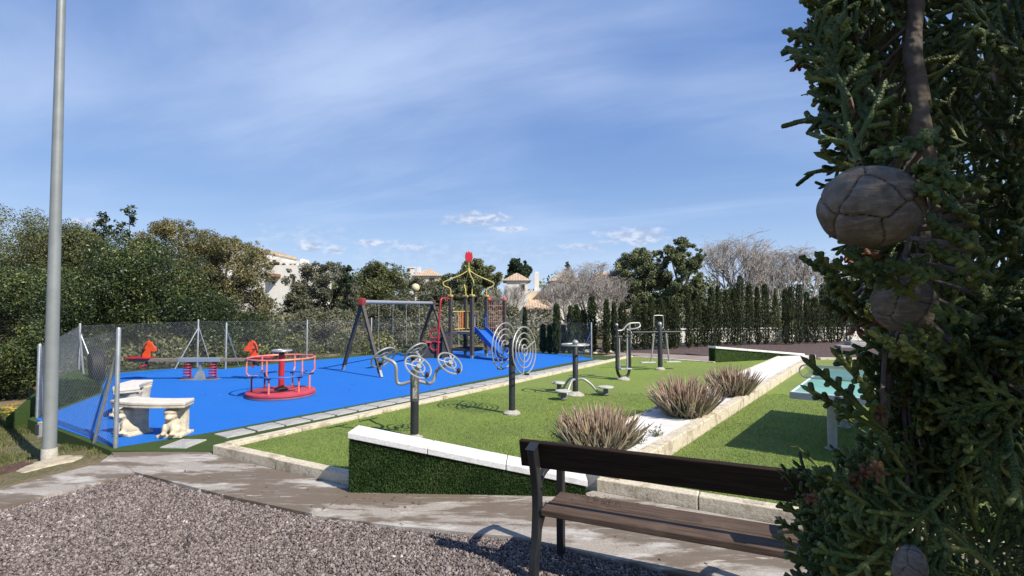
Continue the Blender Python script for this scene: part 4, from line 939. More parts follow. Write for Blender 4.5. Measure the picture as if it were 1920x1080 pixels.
V, Q = batch_tubes(np.array(P), .0022, 4); o2 = np_mesh('leaf_litter', V, Q, mat('dry_litter', (.14, .09, .06), .9, 0, .5, 40)); o2.matrix_world = Matrix.Translation(o.location) @ Matrix.Rotation(o.rotation_euler.z, 4, 'Z'); tag(o2, kind='stuff')
# ------------------------------------------------------------------ vegetation
def leaf_quads(P, Nn, l, w, r):
    """one rhombic leaf per point, facing roughly along Nn"""
    n = len(P); Nn = Nn/(np.linalg.norm(Nn, axis=1, keepdims=True)+1e-9); a = np.cross(Nn, r.normal(size=(n, 3))); a /= np.linalg.norm(a, axis=1, keepdims=True)+1e-9; b = np.cross(Nn, a)
    s = r.uniform(.65, 1.3, (n, 1)); A_, B_ = a*l*s, b*w*s
    return np.stack([P-A_, P-B_*.9+A_*.1, P+A_, P+B_*.9+A_*.1], 1).reshape(-1, 3), (np.arange(n)*4)[:, None]+np.arange(4)
def crown_points(blobs, n, r, shell=.55):
    vol = np.array([b[3]**2 for b in blobs]); k = r.choice(len(blobs), n, p=vol/vol.sum()); bb = np.array(blobs)[k]
    d = r.normal(size=(n, 3)); d /= np.linalg.norm(d, axis=1, keepdims=True); rad = shell+(1-shell)*r.uniform(0, 1, (n, 1))**.6
    # lumpy shell, so that the outline is ragged
    lump = 1+.16*np.sin(d[:, :1]*7+bb[:, :1]*3)*np.sin(d[:, 1:2]*6+bb[:, 1:2]*5)+r.normal(0, .09, (n, 1))
    return bb[:, :3]+d*rad*lump*bb[:, 3:4]*np.array([1, 1, .88]), d
MF = {
 'carob': leafmat('carob_leaves', [(0, (0.009, 0.015, 0.007)), (.32, (0.025, 0.040, 0.013)), (.58, (0.052, 0.076, 0.022)), (.80, (0.112, 0.137, 0.038)), (1, (0.291, 0.302, 0.095))], .42, .10, .9),
 'olive': leafmat('olive_brown_leaves', [(0, (0.034, 0.036, 0.014)), (.35, (0.090, 0.089, 0.034)), (.65, (0.162, 0.149, 0.058)), (.88, (0.252, 0.218, 0.094)), (1, (0.408, 0.360, 0.192))], .6, .12, .7),
 'mixed': leafmat('mixed_leaves', [(0, (0.026, 0.035, 0.014)), (.4, (0.074, 0.089, 0.031)), (.7, (0.142, 0.149, 0.054)), (.9, (0.228, 0.218, 0.086)), (1, (0.384, 0.348, 0.168))], .55, .12, .7),
 'pine': leafmat('pine_needles', [(0, (0.041, 0.054, 0.026)), (.4, (0.106, 0.127, 0.055)), (.75, (0.186, 0.202, 0.086)), (1, (0.348, 0.336, 0.168))], .6, .12, .7),
 'grey': leafmat('grey_green_leaves', [(0, (0.041, 0.046, 0.029)), (.4, (0.104, 0.110, 0.066)), (.75, (0.183, 0.181, 0.110)), (1, (0.354, 0.317, 0.213))], .6, .12, .7),
 'dark': leafmat('dark_needles', [(0, (0.010, 0.020, 0.010)), (.5, (0.030, 0.052, 0.022)), (.85, (0.058, 0.088, 0.035)), (1, (0.110, 0.140, 0.055))], .6, .1, .6),
 'cyp': leafmat('cypress_scales', [(0, (0.012, 0.020, 0.008)), (.45, (0.036, 0.052, 0.017)), (.8, (0.074, 0.092, 0.028)), (1, (0.170, 0.160, 0.065))], .6, .08, 1.2),
}
M_trunk = mat('dark_trunk_bark', (.10, .078, .058), .9, 0, .4, 6, .8, 30)
def tree(name, label, px, top, hw, d, kind, n, seed, base=None, flat=1., leaf=.036, sprig=12, nb=26, cat='tree', group=None, lw=.5, low=.05, shell=.5, bs=1.):
    """tapered trunk with limbs; crown of lumps of single leaves. px, top, hw give the spot, height and half width at distance d"""
    r = np.random.default_rng(seed); rd = random.Random(seed)
    X = (px-960)/FPX*d; ztop = At(px, top, d).z; Rr = hw/FPX*d; gz = gh(X, d); H_ = ztop-gz
    o = thing(name, label, cat, (X, d, gz), 0, group); blobs = []; limbs = []
    zlo = low*H_; zc, hz = (zlo+H_)/2, (H_-zlo)/2
    for i in range(nb*2):
        for _ in range(60):
            a, b, c_ = rd.uniform(-1, 1), rd.uniform(-1, 1), rd.uniform(-1, 1)
            q_ = (abs(a)**2.4+abs(b)**2.4+abs(c_)**2.4)
            if .22 < q_ < 1: break
        br = bs*rd.uniform(.19, .36)*min(Rr, hz*1.1); prof = 1. if flat == 1. else (1-flat*abs(c_))
        blobs.append([a*(Rr-br*.75)*prof, b*(Rr-br)*.8, zc+c_*(hz-br*.8), br])
        if i < 14: limbs.append(tuple(blobs[-1][:3]))
    for i in range(sprig):
        a = rd.uniform(-.85, .85); br = rd.uniform(.05, .13)*Rr
        blobs.append([a*Rr, rd.uniform(-.4, .4)*Rr, H_*(1-.22*a*a-rd.uniform(0, .07))-br, br])
    top_ = max(q[2]+q[3]*.88 for q in blobs)
    for q in blobs: q[2] *= H_/top_
    P, D = crown_points(blobs, int(n*1.9), r, shell)
    P = P[:]; keep = P[:, 2] > -.1; P, D = P[keep], D[keep]
    V, Q = leaf_quads(P, D*.6+r.normal(size=P.shape)*.7+np.array([0, 0, .25]), leaf*d/18, leaf*lw*d/18, r)
    np_mesh('crown', V, Q, MF[kind], o)
    tk = MB(); th = H_*.5; w_ = .035*H_
    tk.tube(arc([(0, 0, -.3), (w_*.3, 0, th*.4), (-w_*.5, w_*.4, th)], 4), [w_*(1-.06*i) for i in range(9)], 8)
    for l in limbs[:12]:
        tk.tube(arc([(0, 0, th*rd.uniform(.35, .95)), (l[0]*.45, l[1]*.45, th*.8+l[2]*.25), l], 3), [w_*.42*(1-.12*i) for i in range(7)], 5)
    tk.build('trunk', M_trunk, o, True)
    return o
T_ = 'trees beyond the fence'
tree('evergreen_tree', 'tall dark evergreen at the far left edge, behind the lamp post', -20, 376, 190, 17, 'mixed', 44000, 1, group=T_, low=.0)
tree('evergreen_tree', 'rounded olive green tree just right of the lamp post top foliage', 150, 418, 130, 18, 'mixed', 38000, 2, group=T_, low=.0)
tree('carob_tree', 'dark carob tree with two leafy shoots rising above its crown', 255, 436, 135, 16.2, 'carob', 26000, 3, group=T_, low=.0, leaf=.042)
tree('carob_tree', 'dense dark green carob low behind the lamp post and gate fence', 60, 492, 150, 14.0, 'carob', 26000, 4, group=T_, low=-.05, leaf=.042)
tree('carob_bush', 'dark carob bush at the left edge beyond the braced corner of the fence', -25, 478, 125, 10.6, 'carob', 22000, 41, group=T_, low=-.05, leaf=.05, cat='bush')
tree('carob_tree', 'bright leaved dark carob behind the seesaw', 325, 520, 120, 16.0, 'carob', 22000, 5, group=T_, low=-.05, leaf=.042)
tree('olive_tree', 'olive brown tree with pale bare twigs left of the white apartment block', 414, 434, 100, 19.5, 'olive', 34000, 6, group=T_, low=.0, bs=.6, nb=70, shell=.3, sprig=30)
tree('olive_tree', 'brownish tall tree behind the carob with shoots', 330, 408, 95, 20.5, 'olive', 28000, 7, group=T_, low=.0, bs=.6, nb=64, shell=.3, sprig=30)
tree('evergreen_shrub', 'low dark bush behind the white globe lamp', 470, 585, 75, 17.5, 'carob', 14000, 8, group=T_, low=-.1, leaf=.036, cat='bush')
tree('pine_tree', 'broad grey green pine right of the white apartment block', 606, 488, 74, 25, 'grey', 34000, 9, group=T_, low=.0, bs=.62, nb=64, shell=.3, sprig=26)
tree('conifer_tree', 'narrow dark conifer rising left of the swing set', 653, 497, 15, 23, 'dark', 6000, 10, group=T_, low=.0, nb=16, flat=.3)
tree('pine_tree', 'round topped olive tree behind the left end of the swing beam', 716, 488, 64, 30, 'mixed', 22000, 11, group=T_, low=.0)
tree('scrub_tree', 'low grey green scrub tree seen through the swing set', 745, 555, 74, 23, 'grey', 17000, 12, group=T_, low=-.1)
tree('scrub_tree', 'low scrub tree left of the swing set and behind the fence', 612, 575, 85, 22, 'grey', 17000, 13, group=T_, low=-.1)
tree('scrub_tree', 'grey scrub tree between the swing set and the play tower', 822, 535, 52, 28, 'grey', 15000, 14, group=T_, low=-.1)
tree('pine_tree', 'green pine standing behind the red tulip of the play tower', 897, 484, 50, 40, 'pine', 22000, 15, group=T_, low=.0, bs=.65, nb=50, shell=.25)
tree('scrub_tree', 'grey scrub tree behind the climbing net of the play tower', 925, 560, 52, 26, 'grey', 14000, 16, group=T_, low=-.1)
tree('scrub_tree', 'grey green tree hiding the walls of the house with the pyramid roof', 792, 519, 50, 45, 'grey', 16000, 22, group=T_, low=-.1, bs=.7, nb=44)
tree('scrub_tree', 'low tan scrub tree between the globe lamp post and the play tower', 850, 512, 40, 42, 'pine', 12000, 23, group=T_, low=-.1, bs=.7, nb=40)
tree('umbrella_pine', 'small dark umbrella pine with round head above the tiled roof', 972, 484, 28, 62, 'dark', 9000, 17, group=T_, low=.55, nb=14)
tree('conifer_tree', 'tiny pointed conifer on the skyline above the right house', 1064, 491, 6, 70, 'dark', 2500, 18, group=T_, low=.2, nb=9, flat=.5)
tree('pine_tree', 'loose crowned pine, the left of the pair beyond the cypress row', 1208, 463, 62, 32, 'pine', 28000, 19, group=T_, low=.1, bs=.6, nb=64, shell=.25, sprig=26)
tree('pine_tree', 'taller pine of the pair beyond the cypress row', 1278, 444, 50, 31, 'pine', 26000, 20, group=T_, low=.1, bs=.62, nb=60, shell=.25, sprig=26)
tree('pine_tree', 'dark rounded pine half hidden left of the loose crowned pine', 1168, 492, 26, 45, 'dark', 8000, 21, group=T_, low=.2)
# the two shoots above the carob
for i, (px, top, h) in enumerate(((243, 386, 62), (194, 402, 40))):
    r = np.random.default_rng(60+i); d = 15.6; b = At(px, top+h, d); t = At(px, top, d); Hh = t.z-b.z; rd = random.Random(i); P = []; LV = []; LD = []
    o = [x for x in bpy.data.objects if x.get('label', '').startswith('dark carob tree with two')][0]
    mb = MB(); loc = o.location; b0 = b-loc; t0 = t-loc; mb.tube([b0-Vector((0, 0, .6)), b0, t0], [.02, .014, .005], 5)
    for j in range(11):
        f = j/11; q = b0.lerp(t0, f); a = rd.uniform(0, 6.28); l = (1-f*.6)*Hh*.42; e = q+Vector((math.cos(a)*l, math.sin(a)*l, l*.35)); mb.tube([q, e], .006, 4)
        for k in range(26): s_ = rd.uniform(.15, 1.05); LV.append(q.lerp(e, s_)+Vector((rd.gauss(0, .045), rd.gauss(0, .045), rd.gauss(0, .04)))); LD.append((rd.gauss(0, 1), rd.gauss(0, 1), 1))
    V, Q = leaf_quads(np.array([tuple(v) for v in LV]), np.array(LD), .062, .03, r); np_mesh('shoot_leaves', V, Q, MF['carob'], o); mb.build('shoot_stem', M_trunk, o)
# bare trees
def bare_tree(label, px, top, hw, d, seed, levels=6, spread=.55, tw=.0075, name='bare_tree', n0=7):
    r = np.random.default_rng(seed); X = (px-960)/FPX*d; gz = gh(X, d); H_ = At(px, top, d).z-gz; Rr = hw/FPX*d
    o = thing(name, label, 'tree', (X, d, gz), 0, 'bare grey trees'); cur = []; Ps = []; Rs = []
    th = H_*.28; 
    for i in range(n0):
        a = i/n0*6.28+r.uniform(-.3, .3); cur.append((np.array([0, 0, th*r.uniform(.5, 1.)]), np.array([math.cos(a)*spread*r.uniform(.5, 1.2), math.sin(a)*spread*r.uniform(.5, 1.2), 1.]), H_*.26, .075*H_/6))
    for lv in range(levels):
        nxt = []
        for p, dr, l, rad in cur:
            dr = dr/np.linalg.norm(dr); bend = r.normal(0, .14, 3); p1 = p+dr*l*.5+bend*l*.2; d2 = dr+bend*.6+np.array([0, 0, .08]); d2 /= np.linalg.norm(d2); p2 = p1+d2*l*.5
            Ps.append([p, p1, p2]); Rs.append([rad, rad*.8, rad*.6])
            k = 3 if lv < 3 else (3 if r.uniform() < .6 else 2)
            for c in range(k):
                dd = d2+r.normal(0, .36, 3)*np.array([1, 1, .65]); st = p2 if c else p1
                q = st*1.; 
                if math.hypot(q[0], q[1]) > Rr*1.05: dd[:2] -= q[:2]/Rr*.5
                if q[2] > H_*.86: dd[2] *= .3
                nxt.append((st, dd, l*r.uniform(.62, .82), max(rad*.62, tw)))
        cur = nxt
    P, R_ = np.array(Ps), np.array(Rs); P[:, :, 2] *= 1.; mx = P[:, :, 2].max(); P[:, :, 2] *= H_/mx; hx2 = np.percentile(np.abs(P[:, :, 0]), 98.5); P[:, :, :2] *= Rr/hx2
    V, Q = batch_tubes(P, R_, 3); np_mesh('crown', V, Q, M_barebark, o)
    MB().tube([(0, 0, -.2), (0, 0, th*.5), (0, 0, th)], [.055*H_/6*1.6, .055*H_/6*1.3, .055*H_/6], 7).build('trunk', M_barebark, o, True)
    return o
bare_tree('pale bare tree in front of the tiled house right of the chimney', 1098, 488, 66, 33, 1, 7, n0=10, spread=.9)
bare_tree('low spreading bare tree in front of the left half of the wide tiled house', 1062, 516, 50, 31, 11, 7, n0=9, spread=.9)
bare_tree('low spreading bare tree before the right half of the wide tiled house', 1142, 512, 46, 31, 12, 7, n0=9, spread=.9)
bare_tree('tallest pale bare tree beyond the cypress row, right of the pines', 1378, 427, 62, 33, 2, 7)
bare_tree('thin pale bare tree between two others behind the cypress row', 1442, 446, 46, 35, 3, 7)
bare_tree('bare grey tree nearest the conifer, behind the cypress row', 1502, 454, 62, 36, 4, 7)
bare_tree('bare grey tree behind the climbing net, left of the tiled house', 958, 528, 42, 34, 5, 6)
bare_tree('low bare grey tree below the tiled pent roof', 1012, 596, 48, 27, 6, 6)
# row of young cypresses
def cypress_mesh(seed, conical=False, wide=1.):
    r = np.random.default_rng(seed); n = 2100; z = r.uniform(0, 1, n)**.95
    prof = (np.clip(1-z, 0, 1)**.20)*np.clip(z*7+.45, 0, 1) if not conical else (1-z)**.85*np.clip(z*9+.4, 0, 1)
    a = r.uniform(0, 2*math.pi, n); lump = 1+.22*np.sin(a*3+z*17+seed)+.12*np.sin(a*5-z*41)+r.normal(0, .10, n); rad = prof*lump*(.45+.55*r.uniform(0, 1, n)**.5)
    P = np.stack([rad*np.cos(a), rad*np.sin(a), z], -1)
    # upright slivers leaning outwards
    D = np.stack([np.cos(a)*.25, np.sin(a)*.25, np.ones(n)], -1)+r.normal(0, .22, (n, 3)); D /= np.linalg.norm(D, axis=1, keepdims=True)
    return P, D, r
CY = [(984, 580, 662, 7), (1018, 606, 663, 8), (1031, 609, 664, 8), (1043.5, 567, 665, 10), (1056, 612, 662, 9), (1070, 572, 663, 10), (1081, 575, 662, 9), (1093, 577, 661, 10), (1111, 561, 662, 12), (1138, 553, 664, 11), (1152, 560, 663, 10), (1168, 566, 660, 12),
      (1194, 553, 656, 12), (1209, 574, 656, 10), (1222, 557, 656, 12), (1239, 556, 655, 11), (1256, 552, 654, 15), (1267, 555, 654, 10), (1292, 556, 653, 11), (1308, 553, 651, 11), (1322, 574, 650, 9), (1335, 537, 650, 10), (1347, 538, 649, 10), (1365, 537, 648, 11), (1378, 537, 648, 11),
      (1389, 522, 648, 11), (1406, 525, 647, 12), (1421, 535, 647, 9), (1436, 531, 646, 11), (1455, 532, 646, 18), (1474, 533, 646, 11), (1485, 526, 646, 10), (1499, 536, 645, 11), (1514, 543, 644, 10), (1529, 555, 644, 9), (1546, 536, 643, 11), (1559, 530, 643, 11), (1571, 538, 642, 12), (1588, 534, 642, 12)]
for i, (px, ty, by, hw) in enumerate(CY):
    b = G(px, by, 0); H_ = At(px, ty, b.y).z; con = i == 29; kk = random.Random(i*3+1); Rr = hw*kk.uniform(.52, .84)/FPX*b.y; H_ *= kk.uniform(.88, 1.04)
    name = 'conifer_tree' if con else 'cypress_tree'
    o = thing(name, 'wider cone shaped conifer among the slim cypresses of the back row' if con else f'slim dark cypress, {nth(i)} from the left in the long row behind the lawns', 'tree', b, 0, None if con else 'row of slim cypresses')
    P, D, r = cypress_mesh(i, con); s = np.array([Rr*1.15, Rr*1.15, H_*.985]); P = P*s+np.array([0, 0, .05]); n = len(P); l = .075*r.uniform(.6, 1.3, (n, 1)); w = .016
    sd3 = np.cross(D, r.normal(size=(n, 3))); sd3 /= np.linalg.norm(sd3, axis=1, keepdims=True)
    V = np.stack([P-D*l*.4, P-sd3*w, P+D*l, P+sd3*w], 1).reshape(-1, 3)
    np_mesh('crown', V, (np.arange(n)*4)[:, None]+np.arange(4), MF['mixed' if con else 'cyp'], o)
    MB().tube([(0, 0, -.1), (0, 0, H_*.5), (0, 0, H_*.93)], [.035, .025, .008], 6).build('trunk', M_trunk, o, True)
# low white garden wall behind the cypresses
wl = thing('garden_wall', 'low white rendered wall showing between the cypress trunks', 'wall', (0, 0, 0))
Wp = [(4.5, 24.5), (9, 25.2), (15, 26.4), (24, 28), (34, 31)]
mb = MB()
for a, b in zip(Wp, Wp[1:]): mb.bar((a[0], a[1], .1), (b[0], b[1], .1), .2, 1.05)
mb.build('wall_body', M_wallw, wl)
mb = MB()
for a, b in zip(Wp, Wp[1:]): mb.bar((a[0], a[1], .655), (b[0], b[1], .655), .3, .06)
mb.build('wall_cap', M_cap, wl)
# shrubs filling the ground between the cypress row and the houses
def shrub_mass(name, pts_, n, seed, kind, leaf):
    r = np.random.default_rng(seed); blobs = []
    for (x0, y0, x1, y1, h, k) in pts_:
        for i in range(k):
            t = r.uniform(); x, y = x0+(x1-x0)*t+r.normal(0, .8), y0+(y1-y0)*t+r.normal(0, 1.2); hh = h*r.uniform(.6, 1.15); blobs.append((x, y, gh(x, y)+hh*.45, hh*.6))
    P, D = crown_points(blobs, n, r, .6); V, Q = leaf_quads(P, D+r.normal(size=P.shape)*.7, leaf, leaf*.5, r)
    return tag(np_mesh(name, V, Q, MF[kind], None), kind='stuff')
shrub_mass('undergrowth', [(-24, 20, -10, 24, 2.2, 30), (-12, 24, 2, 26, 1.7, 30)], 42000, 3, 'grey', .085)
shrub_mass('undergrowth', [(-13.5, 13.0, -11, 15.5, 1.3, 12), (-11, 15.6, -4.5, 20.5, 1.0, 20), (-4.5, 21.3, 2, 22, .7, 14)], 34000, 4, 'mixed', .05)
shrub_mass('undergrowth', [(5, 29, 14, 30, 1.9, 18), (14, 30, 34, 34, 2.3, 34)], 36000, 5, 'grey', .1)
shrub_mass('distant_woods', [(-120, 70, -30, 95, 9, 40), (-40, 95, 60, 110, 8, 50), (50, 90, 150, 70, 9, 50)], 60000, 6, 'pine', .45)
# spiky dry plants in the marble strip
M_spike = bpy.data.materials.new('spiky_leaves'); M_spike.use_nodes = True
_t = M_spike.node_tree; _q = NG(_t); _b = _t.nodes['Principled BSDF']; _b.inputs['Roughness'].default_value = .55
_sx = _q.new('ShaderNodeSeparateXYZ'); _t.links.new(_q.new('ShaderNodeTexCoord').outputs['Object'], _sx.inputs[0]); _g = _q.new('ShaderNodeNewGeometry').outputs['Random Per Island']
_c1 = _q.ramp(_g, [(0, (.07, .075, .038)), (.35, (.19, .18, .105)), (.65, (.34, .28, .18)), (1, (.48, .41, .29))])
_c2 = _q.ramp(_g, [(0, (.14, .09, .06)), (.4, (.29, .185, .125)), (.75, (.40, .28, .195)), (1, (.52, .40, .28))])
_q.put(_b.inputs['Base Color'], _q.mix(_q.mr(_sx.outputs[2], .12, .42), _c1, _c2))
def spiky(label, px, by, hw, top, seed, n):
    b = G(px, by, .165); s = b.y/FPX; Rr = hw*s; H_ = At(px, top, b.y).z-.165; r = np.random.default_rng(seed); K = 6
    o = thing('spiky_plant', label, 'plant', b, 0, 'spiky plants in the white strip')
    a = r.uniform(0, 2*math.pi, n); q = r.uniform(0, 1, n)**.55; bx = np.stack([np.cos(a), np.sin(a)], -1)*(q*Rr*.60)[:, None]
    lean = .04+.82*q+r.normal(0, .10, n); L_ = H_*r.uniform(.70, 1.08, n)*(1-.04*q); T = np.linspace(0, 1, K)
    wob = r.normal(0, .06, n); az = a+r.normal(0, .6, n); P = np.zeros((n, K, 3))
    for j, t in enumerate(T):
        out = np.sin(lean)*t-.16*np.sin(lean)*t*t+wob*np.sin(t*3.1); P[:, j, 0] = bx[:, 0]+np.cos(az)*out*L_; P[:, j, 1] = bx[:, 1]+np.sin(az)*out*L_; P[:, j, 2] = np.cos(lean)*L_*t
    Rd = np.array([.6, 1., .95, .75, .45, .06])[None]*(r.uniform(.010, .0175, n))[:, None]
    V, Q = batch_tubes(P, Rd, 4); np_mesh('leaf_blades', V, Q, M_spike, o)
    m = n//3; P2 = np.zeros((m, 4, 3)); a2 = r.uniform(0, 6.28, m)
    for j, t in enumerate((0, .4, .75, 1)):
        rr = Rr*(.35+.55*t)*r.uniform(.85, 1.15, m); P2[:, j] = np.stack([np.cos(a2)*rr, np.sin(a2)*rr, .02+.10*np.sin(t*2.6)*r.uniform(.5, 1.5, m)], -1)
    V, Q = batch_tubes(P2, np.array([.010, .009, .006, .001])[None], 3); np_mesh('dead_leaves', V, Q, mat('dead_leaf', (.30, .24, .16), .8, 0, .5, 15), o)
    return o
spiky('nearest spiky reddish plant in the white strip, just behind the bench back', 1122, 842, 74, 752, 1, 380)
spiky('middle spiky plant of the white strip, the largest clump', 1284, 778, 56, 699, 2, 400)
spiky('farthest spiky reddish plant of the white strip, by the far wedge wall', 1374, 741, 42, 682, 3, 340)
# thin weeds beside the first plant
for i, (px, py, h, lb) in enumerate(((1197, 832, .26, 'thin leafy weed on the white chips right of the nearest spiky plant'), (1232, 818, .14, 'tiny sprawling weed on the white chips, right of the taller weed'), (1052, 826, .34, 'wispy weed on the lawn edge left of the nearest spiky plant'))):
    b = G(px, py, .165 if i < 2 else LZ); r = np.random.default_rng(i+70); P = []; LV = []
    for k in range(9):
        a = r.uniform(0, 6.28); l = h*r.uniform(.5, 1.1); e = np.array([math.cos(a)*l*.7, math.sin(a)*l*.7, l*r.uniform(.3, 1.)]); P.append([np.zeros(3), e*.5+np.array([0, 0, l*.1]), e])
        for t in np.linspace(.3, 1, 9): LV.append(e*t+r.normal(0, .012, 3))
    o = thing('weed', lb, 'weed', b); V, Q = batch_tubes(np.array(P), .0022, 4); np_mesh('stems', V, Q, MF['pine'], o)
    LV = np.array(LV); V, Q = leaf_quads(LV, r.normal(size=LV.shape), .02, .008, r); np_mesh('leaves', V, Q, MF['pine'], o)
# ------------------------------------------------------------------ globe lamps beyond the fence
for (px, py, r_, d, m, lb) in ((500, 620, 6.2, 25, M_globe, 'white globe garden lamp beyond the fence, left of the merry-go-round wheel'), (779, 539.5, 8, 30, M_globey, 'yellowed globe lamp on a tall pale post behind the swing set')):
    t = At(px, py, d); z0 = gh(t.x, d); o = thing('globe_lamp', lb, 'garden lamp', (t.x, d, z0)); rr = r_/FPX*d
    MB().tube([(0, 0, -.2), (0, 0, t.z-z0-rr)], .05, 8).build('post', M_cap, o, True); MB().ball((0, 0, t.z-z0), rr, 18).build('globe', m, o, True)
    MB().lathe([(.09, t.z-z0-rr-.08), (.11, t.z-z0-rr*.93)], n=12).build('collar', M_galv, o, True)
# ------------------------------------------------------------------ houses
def house(name, label, loc): return thing(name, label, 'house', loc)
def hip(mb, x0, x1, y0, y1, z, h, ov=.4, rid=.0):
    x0 -= ov; x1 += ov; y0 -= ov; y1 += ov; cx, cy = (x0+x1)/2, (y0+y1)/2; k = rid
    return mb.add([(x0, y0, z), (x1, y0, z), (x1, y1, z), (x0, y1, z), (cx-k, cy, z+h), (cx+k, cy, z+h)], [(0, 1, 5, 4), (1, 2, 5), (2, 3, 4, 5), (3, 0, 4), (3, 2, 1, 0)])
def window(o, x, y, z, w, h, arch=False):
    f = MB()
    f.box((x, y-.02, z), (w+.16, .06, h+.16)); fr = f.build('window', M_wallc, o)
    pn = MB()
    if arch: pn.prism([(x-w/2, z-h/2), (x+w/2, z-h/2)]+[(x+w/2*math.cos(a), z+h/2-w/2+w/2*math.sin(a)) for a in np.linspace(0, math.pi, 7)], 0, .04, Matrix.Translation((0, y-.055, 0)) @ Matrix.Rotation(R(90), 4, 'X'))
    else: pn.box((x, y-.06, z), (w, .05, h))
    pn.build('pane', M_glassd, fr)
def X_(px, d): return (px-960)/FPX*d
def Z_(py, d): return At(960, py, d).z
# white apartment block on the left
d = 46.; o = thing('apartment_block', 'white apartment block with stepped roof terraces showing between the trees', 'building', (X_(520, d), d, -1)); ox = X_(520, d); zz_ = lambda y: Z_(y, d)+1; xx = lambda x: X_(x, d)-ox
mb = MB(); mb.box(((xx(497)+xx(562))/2, 4, zz_(497)/2+.0), (xx(562)-xx(497), 8, zz_(497)))
mb.box(((xx(519)+xx(556))/2, 4.2, zz_(495)), (xx(556)-xx(519), 7.5, zz_(489)-zz_(500))); mb.build('wall', M_wallw, o)
mb = MB(); mb.add([(xx(488), -.4, zz_(498)), (xx(519), -.4, zz_(490.5)), (xx(519), 8, zz_(490.5)), (xx(488), 8, zz_(498)), (xx(488), -.4, zz_(500)), (xx(519), -.4, zz_(492.5)), (xx(519), 8, zz_(492.5)), (xx(488), 8, zz_(500))], [(0, 1, 2, 3), (7, 6, 5, 4), (0, 4, 5, 1), (1, 5, 6, 2), (2, 6, 7, 3), (3, 7, 4, 0)])
mb.build('roof', mat('grey_brown_fascia', (.16, .13, .10), .9, 0, .2, 3), o)
MB().box(((xx(503)+xx(526))/2, -.45, zz_(517)), (xx(526)-xx(503), .9, .25)).build('awning', mat('brown_awning', (.24, .13, .07), .8, 0, .2, 3), o)
for px in (525.5, 529.5, 541, 549): window(o, xx(px), .42 if px < 560 else 0, zz_(498.5), .14, .42, True)
for px in (513, 538, 551): window(o, xx(px), -.0, zz_(527), .22, .5)
mb = MB()
for px, t in ((541, 487), (549, 489), (556, 495)): mb.box((xx(px), 3, zz_(t)), (.32, .4, .7))
mb.build('chimney', M_wallw, o)
d = 58.; o = thing('apartment_block', 'farther white block with terracotta edged terraces up the slope, left of the other', 'building', (X_(455, d), d, -1)); ox = X_(455, d); zz_ = lambda y: Z_(y, d)+1; xx = lambda x: X_(x, d)-ox
mb = MB()
for x0, x1, t, yy in ((392, 430, 461, 0), (428, 470, 467, .6), (466, 490, 473, 1.2), (488, 513, 481, 1.8), (511, 530, 487, 2.4)):
    mb.box(((xx(x0)+xx(x1))/2, 4+yy, zz_(t)/2), (xx(x1)-xx(x0), 8, zz_(t)))
mb.build('wall', M_wallw, o)
mb = MB()
for x0, x1, t, yy in ((392, 430, 461, 0), (428, 470, 467, .6), (466, 490, 473, 1.2)): mb.box(((xx(x0)+xx(x1))/2, 4+yy, zz_(t)+.15), (xx(x1)-xx(x0)+.3, 8.3, .3))
mb.build('roof', M_tile, o)
for px, py, yy in ((475, 481, 1.2), (484, 482, 1.2), (500, 489, 1.8), (415, 470, 0)): window(o, xx(px), yy-.0, zz_(py), .35, .5)
d = 40.; o = thing('garden_wall', 'bright white wall corner glimpsed through the trees above the globe lamp', 'wall', (X_(517, d), d, -1)); MB().box((0, 1, (Z_(592, d)+1)/2), (1.1, 2, Z_(592, d)+1)).build('wall_body', M_wallw, o); MB().box((0, 1, Z_(592, d)+1.04), (1.3, 2.2, .1)).build('wall_cap', M_cap, o)
# tiled house behind the swing
d = 75.; ox = X_(798, d); o = house('tiled_house', 'house with a pyramid tiled roof above the swing set trees', (ox, d, -1)); zz_ = lambda y: Z_(y, d)+1; xx = lambda x: X_(x, d)-ox
MB().box((0, 3, zz_(517)/2), (xx(824)-xx(772), 6, zz_(517))).build('wall', M_wallc, o)
rf = hip(MB(), xx(775), xx(823), 0, 6, zz_(517), zz_(500)-zz_(517), .35).build('roof', M_tile, o)
MB().box((xx(767), 1.5, zz_(520)), (.85, .85, zz_(502)-zz_(538))).build('chimney', M_wallw, rf); MB().box((xx(767), 1.5, zz_(502)+.12), (1.05, 1.05, .2)).build('chimney_cap', M_wallw, rf)
window(o, xx(810), -.02, zz_(525), .8, .6)
MB().box((xx(783), 1, zz_(505)), (.5, .5, .9)).build('chimney', M_wallw, rf)
# house with the white chimney and pent roof
d = 52.; ox = X_(985, d); o = house('tiled_house', 'cream house with tall white chimney and long tiled lean-to roof', (ox, d, -1)); zz_ = lambda y: Z_(y, d)+1; xx = lambda x: X_(x, d)-ox
MB().box(((xx(950)+xx(990))/2, 4, zz_(525)/2), (xx(990)-xx(950), 6, zz_(525))).build('wall', M_wallw, o)
rf = hip(MB(), xx(946), xx(993), 1, 7, zz_(525), zz_(507)-zz_(525), .25, .1).build('roof', M_tile, o)
window(o, xx(981), .96, zz_(537), .35, .55)
MB().box(((xx(983)+xx(1035))/2, 2.2, zz_(578)/2), (xx(1035)-xx(983), 5, zz_(578))).build('rubble_wall', M_rubble, o)
mb = MB(); mb.add([(xx(981), -.6, zz_(577)), (xx(1037), -.6, zz_(577)), (xx(1030), 2.8, zz_(560)), (xx(990), 2.8, zz_(560)), (xx(981), -.6, zz_(580)), (xx(1037), -.6, zz_(580)), (xx(1030), 2.8, zz_(563)), (xx(990), 2.8, zz_(563))], [(0, 1, 2, 3), (7, 6, 5, 4), (0, 4, 5, 1), (1, 5, 6, 2), (2, 6, 7, 3), (3, 7, 4, 0)]); mb.build('lean_to_roof', M_tile, o)
